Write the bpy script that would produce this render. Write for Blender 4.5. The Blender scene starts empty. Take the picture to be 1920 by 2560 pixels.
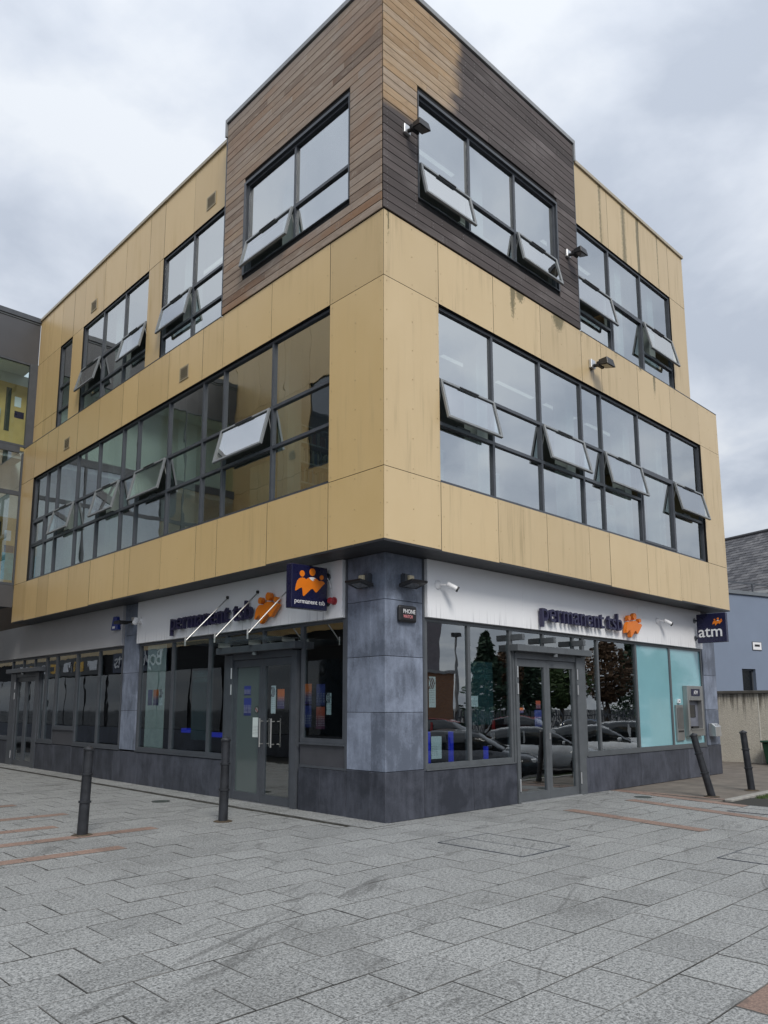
import bpy, bmesh, math, random
from mathutils import Vector, Matrix
random.seed(7)
rnd = random.Random(11)
S = bpy.context.scene
COL = S.collection
rad = math.radians

# ------------------------------------------------------------------ camera
CAMP = (-6.975, -7.2223, 1.6)
F_PX, CY_PX = 1900.55, 1468.9
PITCH, YAW, ROLL = rad(8.862), rad(45.997), rad(-0.06)
def cam_axes():
    f = Vector((math.cos(YAW)*math.cos(PITCH), math.sin(YAW)*math.cos(PITCH), math.sin(PITCH)))
    r = Vector((math.sin(YAW), -math.cos(YAW), 0)); u = r.cross(f)
    c, s = math.cos(ROLL), math.sin(ROLL)
    return c*r+s*u, -s*r+c*u, f
CR, CU, CF = cam_axes()
cam = bpy.data.cameras.new('camera'); camo = bpy.data.objects.new('camera', cam); COL.objects.link(camo)
cam.sensor_fit = 'VERTICAL'; cam.sensor_height = 36.0; cam.sensor_width = 27.0
cam.lens = F_PX/2560*36; cam.shift_y = (CY_PX-1280)/2560; cam.clip_end = 3000; cam.clip_start = .05
M = Matrix((CR, CU, -CF)).transposed().to_4x4(); M.translation = Vector(CAMP); camo.matrix_world = M
S.camera = camo
def project(P):
    d = Vector(P)-Vector(CAMP); w = d.dot(CF)
    if w < .1: return None
    return (960+F_PX*d.dot(CR)/w, CY_PX-F_PX*d.dot(CU)/w)

# ------------------------------------------------------------------ light
SUN_AZ, SUN_EL = -117.0, 44.0            # degrees: azimuth of the sun from +X, elevation
w = bpy.data.worlds.new('World'); S.world = w; w.use_nodes = True
nt = w.node_tree; nt.nodes.clear()
def wn(t, **k):
    n = nt.nodes.new(t)
    for a, b in k.items(): setattr(n, a, b)
    return n
def wl(a, b): nt.links.new(a, b)
out = wn('ShaderNodeOutputWorld'); bg = wn('ShaderNodeBackground'); bg.inputs[1].default_value = .1
sky = wn('ShaderNodeTexSky', sky_type='NISHITA', sun_disc=False, sun_elevation=rad(SUN_EL), sun_rotation=rad(90-SUN_AZ))
tc = wn('ShaderNodeTexCoord'); sep = wn('ShaderNodeSeparateXYZ'); wl(tc.outputs['Generated'], sep.inputs[0])
zc = wn('ShaderNodeMath', operation='MAXIMUM'); wl(sep.outputs[2], zc.inputs[0]); zc.inputs[1].default_value = 0.0
za = wn('ShaderNodeMath', operation='ADD'); wl(zc.outputs[0], za.inputs[0]); za.inputs[1].default_value = .22
dx = wn('ShaderNodeMath', operation='DIVIDE'); wl(sep.outputs[0], dx.inputs[0]); wl(za.outputs[0], dx.inputs[1])
dy = wn('ShaderNodeMath', operation='DIVIDE'); wl(sep.outputs[1], dy.inputs[0]); wl(za.outputs[0], dy.inputs[1])
cmb = wn('ShaderNodeCombineXYZ'); wl(dx.outputs[0], cmb.inputs[0]); wl(dy.outputs[0], cmb.inputs[1]); cmb.inputs[2].default_value = 9.3
nz = wn('ShaderNodeTexNoise'); nz.inputs['Scale'].default_value = 2.6; nz.inputs['Detail'].default_value = 7; nz.inputs['Roughness'].default_value = .52
nz.inputs['Distortion'].default_value = .2; wl(cmb.outputs[0], nz.inputs['Vector'])
rp = wn('ShaderNodeValToRGB'); wl(nz.outputs[0], rp.inputs[0])
e = rp.color_ramp.elements; e[0].position = .37; e[0].color = (.345, .382, .445, 1); e[1].position = .61; e[1].color = (.535, .562, .60, 1)
m = rp.color_ramp.elements.new(.5); m.color = (.445, .48, .538, 1)
sc = wn('ShaderNodeVectorMath', operation='SCALE'); wl(rp.outputs[0], sc.inputs[0])
zg = wn('ShaderNodeMath', operation='MULTIPLY_ADD'); wl(zc.outputs[0], zg.inputs[0]); zg.inputs[1].default_value = .58*10.2; zg.inputs[2].default_value = .76*10.2   # overcast sky brightens towards the zenith
wl(zg.outputs[0], sc.inputs['Scale'])
mx = wn('ShaderNodeMixRGB'); mx.inputs[0].default_value = .94; wl(sky.outputs[0], mx.inputs[1]); wl(sc.outputs[0], mx.inputs[2])
wl(mx.outputs[0], bg.inputs[0]); wl(bg.outputs[0], out.inputs[0])
sun = bpy.data.lights.new('sun', 'SUN'); sun.energy = 1.5; sun.angle = rad(20); sun.color = (1, .955, .88)
suno = bpy.data.objects.new('sun', sun); COL.objects.link(suno)
sd = Vector((math.cos(rad(SUN_EL))*math.cos(rad(SUN_AZ)), math.cos(rad(SUN_EL))*math.sin(rad(SUN_AZ)), math.sin(rad(SUN_EL))))
suno.rotation_euler = sd.to_track_quat('Z', 'Y').to_euler(); suno.location = sd*40
S.view_settings.view_transform = 'Standard'; S.view_settings.look = 'None'
S.view_settings.exposure = 0.56; S.view_settings.gamma = 1; S.view_settings.use_curve_mapping = False
S.render.engine = 'CYCLES'; S.cycles.max_bounces = 8; S.cycles.transparent_max_bounces = 16; S.cycles.diffuse_bounces = 3
S.cycles.glossy_bounces = 4; S.cycles.caustics_reflective = False; S.cycles.caustics_refractive = False
try: S.cycles.use_denoising = True
except Exception: pass

# ------------------------------------------------------------------ materials
class NB:
    def __init__(s, name):
        s.m = bpy.data.materials.new(name); s.m.use_nodes = True; s.t = s.m.node_tree; s.t.nodes.clear()
        s.o = s.n('ShaderNodeOutputMaterial'); s.geo = None
    def n(s, t, **k):
        n = s.t.nodes.new(t)
        for a, b in k.items(): setattr(n, a, b)
        return n
    def l(s, a, b): s.t.links.new(a, b)
    def put(s, sock, v):
        if hasattr(v, 'is_linked'): s.l(v, sock)
        else:
            if isinstance(v, (tuple, list)) and len(v) == 3 and sock.type == 'RGBA': v = (*v, 1)
            sock.default_value = v
    def pos(s):
        if not s.geo: s.geo = s.n('ShaderNodeNewGeometry')
        return s.geo.outputs['Position']
    def xyz(s):
        q = s.n('ShaderNodeSeparateXYZ'); s.l(s.pos(), q.inputs[0]); return q.outputs
    def math(s, op, a, b=0, c=None, clamp=False):
        q = s.n('ShaderNodeMath', operation=op); q.use_clamp = clamp; s.put(q.inputs[0], a); s.put(q.inputs[1], b)
        if c is not None: s.put(q.inputs[2], c)
        return q.outputs[0]
    def vec(s, a, b, c):
        q = s.n('ShaderNodeCombineXYZ')
        for i, v in enumerate((a, b, c)): s.put(q.inputs[i], v)
        return q.outputs[0]
    def scaled(s, sx, sy, sz):
        q = s.n('ShaderNodeVectorMath', operation='MULTIPLY'); s.l(s.pos(), q.inputs[0]); q.inputs[1].default_value = (sx, sy, sz); return q.outputs[0]
    def noise(s, v, scale, detail=3, rough=.5, dist=0):
        q = s.n('ShaderNodeTexNoise'); s.l(v, q.inputs['Vector']); q.inputs['Scale'].default_value = scale
        q.inputs['Detail'].default_value = detail; q.inputs['Roughness'].default_value = rough; q.inputs['Distortion'].default_value = dist
        return q.outputs[0]
    def ramp(s, f, *st):
        q = s.n('ShaderNodeValToRGB'); s.put(q.inputs[0], f); el = q.color_ramp.elements
        while len(el) < len(st): el.new(.5)
        for k, (p, c) in enumerate(st):
            el[k].position = p; el[k].color = (*c, 1) if isinstance(c, tuple) else (c, c, c, 1)
        return q.outputs[0]
    def smooth(s, v, a, b):
        q = s.n('ShaderNodeMapRange', interpolation_type='SMOOTHSTEP'); s.put(q.inputs[0], v); q.inputs[1].default_value = a; q.inputs[2].default_value = b
        return q.outputs[0]
    def mix(s, f, a, b, bt='MIX'):
        q = s.n('ShaderNodeMixRGB', blend_type=bt); s.put(q.inputs[0], f); s.put(q.inputs[1], a); s.put(q.inputs[2], b); return q.outputs[0]
    def rand(s): return s.n('ShaderNodeObjectInfo').outputs['Random']
    def bump(s, h, st=.3, dist=.01):
        q = s.n('ShaderNodeBump'); q.inputs['Strength'].default_value = st; q.inputs['Distance'].default_value = dist; s.l(h, q.inputs['Height']); return q.outputs[0]
    def bsdf(s, col, rough=.6, metal=0, spec=.5, normal=None, emit=None, es=0, coat=0):
        q = s.n('ShaderNodeBsdfPrincipled'); s.put(q.inputs['Base Color'], col); s.put(q.inputs['Roughness'], rough); s.put(q.inputs['Metallic'], metal)
        q.inputs['Specular IOR Level'].default_value = spec
        if normal is not None: s.l(normal, q.inputs['Normal'])
        if emit: s.put(q.inputs['Emission Color'], emit); q.inputs['Emission Strength'].default_value = es
        if coat: q.inputs['Coat Weight'].default_value = coat; q.inputs['Coat Roughness'].default_value = .03
        return q.outputs[0]
    def done(s, sh): s.l(sh, s.o.inputs[0]); return s.m

MATS = {}
def plain(name, col, rough=.6, metal=0, var=.12, scale=6, spec=.5, emit=None, es=0, coat=0, bump=0):
    if name in MATS: return MATS[name]
    b = NB(name); n = b.noise(b.pos(), scale, 4, .6)
    c = b.mix(1, col, b.ramp(n, (.3, 1-var), (.7, 1+var)), 'MULTIPLY')
    nm = b.bump(b.noise(b.pos(), scale*14, 3), bump, .004) if bump else None
    MATS[name] = b.done(b.bsdf(c, b.math('ADD', b.math('MULTIPLY', n, .2), rough-.1, clamp=True), metal, spec, nm, emit, es, coat)); return MATS[name]

def gold(name, dirt, axis):
    b = NB(name); x, y, z = b.xyz(); u = (x, y)[axis]
    fine = b.noise(b.scaled(1.6, 1.6, 1.2), 1, 4, .55)
    base = b.mix(fine, (.575, .435, .24), (.65, .505, .30)) if dirt > .4 else b.mix(fine, (.62, .44, .20), (.68, .495, .245))  # left mix: bounced light painted into a warmer, brighter base colour
    r = b.rand(); base = b.mix(1, base, b.ramp(r, (0, .90), (1, 1.06)), 'MULTIPLY')
    st = b.noise(b.vec(b.math('MULTIPLY', u, 7.5), 3.1, b.math('MULTIPLY', z, .55)), 1, 5, .62)
    st2 = b.noise(b.vec(b.math('MULTIPLY', u, 26), 1.3, b.math('MULTIPLY', z, 1.1)), 1, 3, .6)
    big = b.noise(b.vec(b.math('MULTIPLY', u, .9), 8.2, b.math('MULTIPLY', z, .5)), 1, 2, .5)
    streak = b.math('MULTIPLY', b.smooth(b.math('ADD', b.math('MULTIPLY', st, .7), b.math('MULTIPLY', st2, .3)), .47, .72), b.smooth(big, .38, .66))
    col = b.mix(b.math('MULTIPLY', streak, dirt), base, (.17, .135, .08))
    if dirt > .4:
        # run-off and moss stains hanging below the ledge at z = 8.73
        tot = None
        for (cx, wd, ln, k) in ((.09, .035, .55, .9), (3.09, .11, .8, 1.2), (3.3, .22, .28, 1.0), (4.5, .3, .42, 1.1), (5.3, .05, .4, .6), (6.6, .12, .3, .5), (8.24, .09, .65, 1.1), (7.6, .2, .22, .55), (9.2, .04, .35, .55), (5.62, .09, .0, 0)):
            if k == 0: continue
            d = b.math('DIVIDE', b.math('ABSOLUTE', b.math('SUBTRACT', b.math('ADD', u, b.math('MULTIPLY', b.math('SUBTRACT', st2, .5), .12)), cx)), wd)
            h = b.math('SUBTRACT', 1, b.math('DIVIDE', b.math('SUBTRACT', 8.74, z), ln), clamp=True)
            g = b.math('MULTIPLY', b.math('MULTIPLY', b.math('SUBTRACT', 1, d, clamp=True), h), b.math('MULTIPLY', b.smooth(z, 7.7, 7.75), k))
            tot = g if tot is None else b.math('MAXIMUM', tot, g)
        sp = b.noise(b.scaled(30, 30, 22), 1, 3, .6)
        ms = b.smooth(b.math('ADD', tot, b.math('MULTIPLY', b.math('SUBTRACT', sp, .5), .9)), .22, .5)
        ms = b.math('MULTIPLY', ms, b.math('GREATER_THAN', tot, .02))
        col = b.mix(b.math('MULTIPLY', ms, .85), col, b.mix(sp, (.055, .05, .03), (.19, .15, .035)))
        # lamp run-off
        d = b.math('SUBTRACT', 1, b.math('DIVIDE', b.math('ABSOLUTE', b.math('SUBTRACT', u, 5.62)), .13), clamp=True)
        h = b.math('MULTIPLY', b.smooth(z, 7.72, 8.0), b.math('SUBTRACT', 1, b.smooth(z, 8.06, 8.16)))
        col = b.mix(b.math('MULTIPLY', b.math('MULTIPLY', d, h), b.smooth(st2, .35, .65)), col, (.06, .05, .04))
    rough = b.math('ADD', .33, b.math('MULTIPLY', streak, .3))
    return b.done(b.bsdf(col, rough, .0, .5, b.bump(fine, .08, .02)))

def timber(name, right):
    b = NB(name); x, y, z = b.xyz(); u = x if right else y; r = b.rand()
    o = b.math('MULTIPLY', r, 37.0)
    gr = b.noise(b.vec(b.math('MULTIPLY', u, 1.1), o, b.math('MULTIPLY', z, 42)), 1, 5, .6, .3)
    gr2 = b.noise(b.vec(b.math('MULTIPLY', u, 5), o, b.math('MULTIPLY', z, 120)), 1, 3, .6)
    pat = b.noise(b.vec(b.math('MULTIPLY', u, .8), b.math('MULTIPLY', o, .15), b.math('MULTIPLY', z, 1.3)), 1, 3, .5)
    if right:
        c = b.ramp(r, (0, (.40, .275, .165)), (.35, (.50, .345, .205)), (.7, (.52, .385, .255)), (1, (.47, .37, .28)))
    else:
        c = b.ramp(r, (0, (.25, .185, .145)), (.25, (.38, .295, .23)), (.6, (.44, .35, .28)), (.85, (.40, .33, .28)), (1, (.46, .345, .25)))
    c = b.mix(b.smooth(gr, .25, .8), b.mix(.28, c, (.05, .035, .026)), c)
    c = b.mix(b.math('MULTIPLY', gr2, .3), c, b.mix(.3, c, (.02, .015, .012)))
    wz = b.noise(b.vec(b.math('MULTIPLY', u, 3.2), b.math('MULTIPLY', o, .4), b.math('MULTIPLY', z, 9)), 1, 5, .65, .6)
    c = b.mix(b.math('MULTIPLY', b.smooth(wz, .52, .72), .5), c, b.mix(.55, c, (.06, .038, .024))); c = b.mix(b.math('MULTIPLY', b.smooth(wz, .48, .3), .35), c, (.50, .44, .37))
    if not right:
        warm = b.math('MULTIPLY', b.smooth(pat, .47, .66), b.math('ADD', .30, b.math('MULTIPLY', b.math('SUBTRACT', 1, b.smooth(z, 8.9, 9.5)), .32)))
        c = b.mix(warm, c, (.31, .155, .07))
    if right:
        # weathered charcoal area: starts right of x=1.8 above the window, and below z=10.5 beside it
        j = b.noise(b.vec(b.math('MULTIPLY', u, 1.5), b.math('MULTIPLY', o, .3), b.math('MULTIPLY', z, 3.1)), 1, 4, .6)
        blk = b.n('ShaderNodeTexWhiteNoise', noise_dimensions='1D'); b.l(b.math('FLOOR', b.math('DIVIDE', b.math('SUBTRACT', z, 8.75), .405)), blk.inputs['W'])
        e1 = b.math('ADD', b.math('ADD', u, b.math('MULTIPLY', b.math('SUBTRACT', j, .5), .5)), b.math('MULTIPLY', b.math('SUBTRACT', blk.outputs[0], .5), .6))
        m1 = b.math('MULTIPLY', b.smooth(e1, 1.62, 1.92), b.math('SUBTRACT', 1, b.smooth(b.math('SUBTRACT', z, b.math('MULTIPLY', u, 0.0)), 12.9, 13)))
        e2 = b.math('ADD', b.math('SUBTRACT', z, b.math('MULTIPLY', u, -.02)), b.math('MULTIPLY', b.math('SUBTRACT', j, .5), .22))
        m2 = b.math('SUBTRACT', 1, b.smooth(e2, 10.40, 10.60))
        msk = b.math('MAXIMUM', m1, m2)
        dk = b.mix(gr, (.050, .042, .041), (.135, .116, .114)); dk = b.mix(b.math('MULTIPLY', b.smooth(pat, .5, .75), .7), dk, (.185, .165, .162))
        dk = b.mix(1, dk, b.ramp(r, (0, .75), (1, 1.3)), 'MULTIPLY')
        c = b.mix(msk, c, dk)
    return b.done(b.bsdf(c, .72, 0, .25, b.bump(gr, .35, .004)))

def stone(name, lo, hi, mottle=1.0, streaks=True):
    b = NB(name); r = b.rand(); x, y, z = b.xyz()
    n1 = b.noise(b.pos(), 2.3, 5, .62, .4); n2 = b.noise(b.scaled(9, 9, 2.0), 1, 4, .6); n3 = b.noise(b.pos(), 42, 3, .6)
    f = b.math('ADD', b.math('MULTIPLY', n1, .55), b.math('ADD', b.math('MULTIPLY', n2, .3), b.math('MULTIPLY', n3, .15)))
    f = b.math('ADD', f, b.math('MULTIPLY', b.math('SUBTRACT', r, .5), .14))
    c = b.ramp(f, (.385, lo), (.64, hi))
    sp = b.noise(b.scaled(5, 5, 1.1), 3, 5, .7)
    c = b.mix(b.math('MULTIPLY', b.smooth(sp, .62, .8), .4*mottle), c, tuple(min(1, v*1.7+.03) for v in hi))
    return b.done(b.bsdf(c, b.math('ADD', .38, b.math('MULTIPLY', n1, .3)), 0, .5, b.bump(n3, .15, .004)))

SL, SW = .54, .4355                       # paving slab length and course width
def granite(name, lo, hi, warm=False):
    b = NB(name); x, y, z = b.xyz()
    row = b.math('FLOOR', b.math('DIVIDE', b.math('ADD', y, 6.675), SW)); off = b.math('MULTIPLY', b.math('MODULO', b.math('ADD', row, 40), 2), .5)
    cell = b.math('FLOOR', b.math('ADD', b.math('DIVIDE', b.math('ADD', x, 2.02+27), SL), off))
    wnz = b.n('ShaderNodeTexWhiteNoise', noise_dimensions='2D'); b.l(b.vec(row, cell, 0), wnz.inputs['Vector']); r = wnz.outputs[0]
    s1 = b.noise(b.pos(), 75, 2, .75); s2 = b.noise(b.pos(), 36, 2, .6)
    f = b.math('ADD', b.math('MULTIPLY', s1, .62), b.math('MULTIPLY', s2, .38))
    c = b.ramp(f, (.385, lo), (.5, tuple((p+q)/2*1.02 for p, q in zip(lo, hi))), (.615, hi))
    c = b.mix(1, c, b.ramp(r, (0, .86), (.2, .95), (.7, 1.0), (1, 1.06)), 'MULTIPLY')
    d1 = b.noise(b.pos(), .75, 5, .62, .6); d2 = b.noise(b.scaled(1.2, 5.5, 1), 1.4, 5, .65, .8)
    dirt = b.math('MAXIMUM', b.math('MULTIPLY', b.smooth(d2, .58, .72), .55), b.math('MULTIPLY', b.smooth(d1, .5, .75), .4))
    c = b.mix(dirt, c, b.mix(.75, c, (.07, .07, .066)))
    mk = b.noise(b.vec(b.math('ADD', b.math('MULTIPLY', x, .5), b.math('MULTIPLY', y, .35)), b.math('SUBTRACT', b.math('MULTIPLY', y, 2.6), b.math('MULTIPLY', x, 1.1)), 0), 1.1, 5, .7, 1.6)
    c = b.mix(b.math('MULTIPLY', b.smooth(mk, .57, .68), .75), c, b.mix(.6, c, (.05, .05, .048)))
    ed = b.noise(b.pos(), 5.5, 4, .7); c = b.mix(b.math('MULTIPLY', b.smooth(ed, .62, .78), .35), c, (.33, .33, .31))
    sp = b.n('ShaderNodeTexVoronoi'); sp.inputs['Scale'].default_value = 3.3; b.l(b.pos(), sp.inputs['Vector'])
    c = b.mix(b.math('MULTIPLY', b.math('LESS_THAN', sp.outputs['Distance'], .045), .6), c, (.06, .058, .055))
    return b.done(b.bsdf(c, .62, 0, .35, b.bump(s1, .25, .004)))

def glass(name, tint, ior, wav=.02, gl=(.93, .96, .97)):
    b = NB(name)
    nm = b.bump(b.noise(b.scaled(1, 1, .8), 1.7, 2, .4), wav, .2)
    fr = b.n('ShaderNodeFresnel'); fr.inputs[0].default_value = ior
    t = b.n('ShaderNodeBsdfTransparent'); t.inputs[0].default_value = (*tint, 1)
    g = b.n('ShaderNodeBsdfGlossy'); g.inputs['Roughness'].default_value = 0; g.inputs['Color'].default_value = (*gl, 1); b.l(nm, g.inputs['Normal'])
    ms = b.n('ShaderNodeMixShader'); b.pos(); b.l(b.math('MULTIPLY', fr.outputs[0], b.math('SUBTRACT', 1, b.geo.outputs['Backfacing'])), ms.inputs[0]); b.l(t.outputs[0], ms.inputs[1]); b.l(g.outputs[0], ms.inputs[2])
    return b.done(ms.outputs[0])

M_GOLDR, M_GOLDL = gold('gold_panel_weathered', .42, 0), gold('gold_panel_clean_light_tinted', .22, 1)  # left copy has fewer streaks and that face's light in its colour
M_WOODR, M_WOODL = timber('timber_right', True), timber('timber_left', False)
M_PILLAR = stone('pillar_limestone', (.105, .124, .165), (.27, .312, .405), .5)
M_PLINTH = stone('plinth_limestone', (.028, .032, .044), (.088, .096, .124), .6)
M_GRAN = granite('granite_paving', (.10, .105, .105), (.45, .46, .455))
M_TERR = granite('terracotta_paving', (.17, .115, .095), (.36, .25, .20))
M_JOINT = plain('joint_dirt', (.10, .10, .096), .95, var=.8, scale=2.3)
M_FRAME = plain('frame_anthracite', (.068, .076, .09), .42)
M_FRAMEL = plain('frame_mid_grey', (.095, .105, .115), .42)
M_SASH = plain('sash_grey', (.20, .215, .225), .4)
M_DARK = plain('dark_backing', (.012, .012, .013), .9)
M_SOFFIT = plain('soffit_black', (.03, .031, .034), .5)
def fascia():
    b = NB('white_fascia'); x, y, z = b.xyz(); n = b.noise(b.pos(), 1.2, 3, .5); u = b.math('SUBTRACT', x, y)
    st = b.noise(b.vec(b.math('MULTIPLY', u, 22), 2.2, b.math('MULTIPLY', z, .8)), 1, 4, .65)
    lo = b.math('SUBTRACT', 1, b.smooth(z, 2.95, 3.2)); c = b.mix(n, (.83, .84, .87), (.88, .89, .91))
    c = b.mix(b.math('MULTIPLY', b.math('MULTIPLY', b.smooth(st, .52, .72), lo), .5), c, (.30, .31, .35))
    c = b.mix(b.math('MULTIPLY', b.smooth(st, .6, .8), .16), c, (.5, .5, .5))
    return b.done(b.bsdf(c, .42))
M_WHITE = fascia()
M_FASC2 = plain('grey_fascia', (.46, .46, .48), .5, var=.06, scale=1.2)
M_COPE = plain('coping_grey', (.27, .28, .29), .4)
M_GLASS = glass('coated_glass', (.80, .88, .88), 8.0, .012, (.95, .985, 1.0))
M_GLASSS = glass('sash_glass', (.80, .88, .88), 9.5, .008, (.97, .99, 1.0))  # same glass as fixed panes, brighter sky reflection built into the material
M_GLASSG = glass('shop_glass', (.82, .88, .89), 4.0, .010)
M_GLASSC = glass('clear_glass', (.86, .93, .92), 1.5)
M_FILM = plain('frosted_teal_film', (.24, .48, .54), .08, var=.06, scale=.8, coat=.6)
M_FROST = plain('frosted_film', (.095, .122, .122), .12, var=.06, scale=.8, coat=.5)
M_INT = plain('interior_white', (.62, .62, .58), .8, var=.04)
M_CEIL = plain('ceiling_white', (.66, .67, .64), .9, var=.03)
M_CARPET = plain('carpet', (.12, .12, .13), .95)
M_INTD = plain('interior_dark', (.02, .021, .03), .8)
M_STEEL = plain('stainless_steel', (.42, .42, .41), .42, .85, .06)
M_ALU = plain('aluminium', (.62, .63, .64), .35, .8, .05)
M_BLACK = plain('black_plastic', (.014, .014, .016), .4)
M_BLACKM = plain('black_cast_iron', (.020, .022, .027), .38, var=.4, scale=9)
M_NAVY = plain('navy_acrylic', (.010, .011, .045), .28, var=.05)
M_NAVYF = plain('navy_letter_face', (.022, .020, .062), .35, var=.05)
M_ORANGE = plain('orange_acrylic', (.78, .20, .012), .35, var=.05)
M_PW = plain('white_print', (.82, .82, .84), .4, var=.03)
M_RED = plain('red_plastic', (.32, .025, .035), .35)
M_BEIGE = plain('beige_plastic', (.66, .58, .40), .5)
M_BLUE = plain('blue_plastic', (.012, .03, .23), .35)
M_LAMP = plain('lit_tube', (.9, .9, .88), .5, emit=(1, .97, .9), es=.22)
M_LED = plain('blue_led', (.01, .02, .3), .5, emit=(.03, .05, .8), es=.22)
M_LENS = plain('lamp_lens', (.12, .12, .12), .15, coat=.6)

# ------------------------------------------------------------------ mesh helpers
WT = {}
class MB:
    def __init__(s): s.v = []; s.f = []
    def hexa(s, c):
        k = len(s.v); s.v += [tuple(p) for p in c]
        for q in ((0, 3, 2, 1), (4, 5, 6, 7), (0, 1, 5, 4), (1, 2, 6, 5), (2, 3, 7, 6), (3, 0, 4, 7)): s.f.append(tuple(k+i for i in q))
        return s
    def box(s, x0, x1, y0, y1, z0, z1):
        x0, x1 = sorted((x0, x1)); y0, y1 = sorted((y0, y1)); z0, z1 = sorted((z0, z1))
        return s.hexa(((x0, y0, z0), (x1, y0, z0), (x1, y1, z0), (x0, y1, z0), (x0, y0, z1), (x1, y0, z1), (x1, y1, z1), (x0, y1, z1)))
    def fb(s, F, pl, u0, u1, d0, d1, z0, z1):
        return s.box(u0, u1, pl-d0, pl-d1, z0, z1) if F == 'R' else s.box(pl-d0, pl-d1, u0, u1, z0, z1)
    def cyl(s, p0, p1, r0, r1=None, n=12, cap=True):
        r1 = r0 if r1 is None else r1; p0 = Vector(p0); p1 = Vector(p1); d = (p1-p0).normalized()
        a = d.orthogonal().normalized(); b = d.cross(a); k = len(s.v)
        for P, r in ((p0, r0), (p1, r1)):
            for i in range(n):
                t = 2*math.pi*i/n; s.v.append(tuple(P+a*(r*math.cos(t))+b*(r*math.sin(t))))
        for i in range(n): j = (i+1) % n; s.f.append((k+i, k+j, k+n+j, k+n+i))
        if cap: s.f.append(tuple(k+i for i in reversed(range(n)))); s.f.append(tuple(k+n+i for i in range(n)))
        return s
    def lathe(s, p0, p1, prof, n=14):
        "prof: (t along axis in metres, radius)"
        p0 = Vector(p0); d = (Vector(p1)-p0).normalized(); a = d.orthogonal().normalized(); b = d.cross(a); k = len(s.v)
        for t, r in prof:
            for i in range(n):
                q = 2*math.pi*i/n; s.v.append(tuple(p0+d*t+a*(r*math.cos(q))+b*(r*math.sin(q))))
        for m in range(len(prof)-1):
            for i in range(n): j = (i+1) % n; s.f.append((k+m*n+i, k+m*n+j, k+(m+1)*n+j, k+(m+1)*n+i))
        s.f.append(tuple(k+i for i in reversed(range(n)))); s.f.append(tuple(k+(len(prof)-1)*n+i for i in range(n)))
        return s
    def prism(s, pts, off):
        "planar polygon pts extruded by vector off"
        k = len(s.v); n = len(pts); o = Vector(off)
        s.v += [tuple(p) for p in pts]+[tuple(Vector(p)+o) for p in pts]
        s.f.append(tuple(range(k, k+n))); s.f.append(tuple(reversed(range(k+n, k+2*n))))
        for i in range(n): j = (i+1) % n; s.f.append((k+j, k+i, k+n+i, k+n+j))
        return s
    def add(s, o): 
        k = len(s.v); s.v += o.v; s.f += [tuple(k+i for i in q) for q in o.f]; return s
    def mesh(s, name, mat, recalc=False, smooth=False):
        me = bpy.data.meshes.new(name); me.from_pydata(s.v, [], s.f)
        if recalc:
            bm = bmesh.new(); bm.from_mesh(me); bmesh.ops.recalc_face_normals(bm, faces=bm.faces); bm.to_mesh(me); bm.free()
        if smooth: me.polygons.foreach_set('use_smooth', [True]*len(me.polygons))
        for q in (mat if isinstance(mat, (list, tuple)) else [mat]): me.materials.append(q)
        me.update(); return me
    def build(s, name, mat, parent=None, recalc=False, bevel=0, smooth=False, seg=1):
        o = place(name, s.mesh(name, mat, recalc, smooth), parent)
        if bevel:
            q = o.modifiers.new('bevel', 'BEVEL'); q.width = bevel; q.segments = seg; q.limit_method = 'ANGLE'; q.angle_limit = rad(40)
        return o
def place(name, me, parent=None, at=(0, 0, 0), rot=None):
    o = bpy.data.objects.new(name, me); COL.objects.link(o)
    pw = WT.get(parent, Vector()) if parent else Vector()
    if parent: o.parent = parent
    o.location = Vector(at)-pw; WT[o] = Vector(at)
    if rot: o.rotation_euler = rot
    return o
def thing(name, loc, label, cat, group=None):
    o = bpy.data.objects.new(name, None); COL.objects.link(o); o.location = loc; o.empty_display_size = .2; WT[o] = Vector(loc)
    return tag(o, label, cat, group)
def tag(o, label=None, cat=None, group=None, kind=None):
    for k, v in (('label', label), ('category', cat), ('group', group), ('kind', kind)):
        if v: o[k] = v
    return o
def W3(F, pl, u, d, z): return (u, pl-d, z) if F == 'R' else (pl-d, u, z)
def fbox(name, mat, parent, F, pl, u0, u1, d0, d1, z0, z1, bevel=0):
    return MB().fb(F, pl, u0, u1, d0, d1, z0, z1).build(name, mat, parent, bevel=bevel)

# text and logo -----------------------------------------------------------
def text_mesh(txt, size, ext, bold=0, spacing=1.0):
    c = bpy.data.curves.new('t', 'FONT'); c.body = txt; c.size = size; c.extrude = ext/2; c.offset = bold; c.space_character = spacing; c.resolution_u = 3
    o = bpy.data.objects.new('t', c); COL.objects.link(o); bpy.context.view_layer.update()
    me = bpy.data.meshes.new_from_object(o.evaluated_get(bpy.context.evaluated_depsgraph_get()))
    bpy.data.objects.remove(o); bpy.data.curves.remove(c); return me
def islands(me):
    bm = bmesh.new(); bm.from_mesh(me); bmesh.ops.remove_doubles(bm, verts=bm.verts, dist=1e-5); seen = set(); res = []; bm.verts.ensure_lookup_table()
    for v in bm.verts:
        if v in seen: continue
        st = [v]; comp = []; seen.add(v)
        while st:
            q = st.pop(); comp.append(q)
            for ed in q.link_edges:
                w2 = ed.other_vert(q)
                if w2 not in seen: seen.add(w2); st.append(w2)
        ix = {q: i for i, q in enumerate(comp)}; fs = {f for q in comp for f in q.link_faces}
        res.append(([tuple(q.co) for q in comp], [tuple(ix[q] for q in f.verts) for f in fs]))
    bm.free(); res.sort(key=lambda t: min(p[0] for p in t[0])); return res
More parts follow.
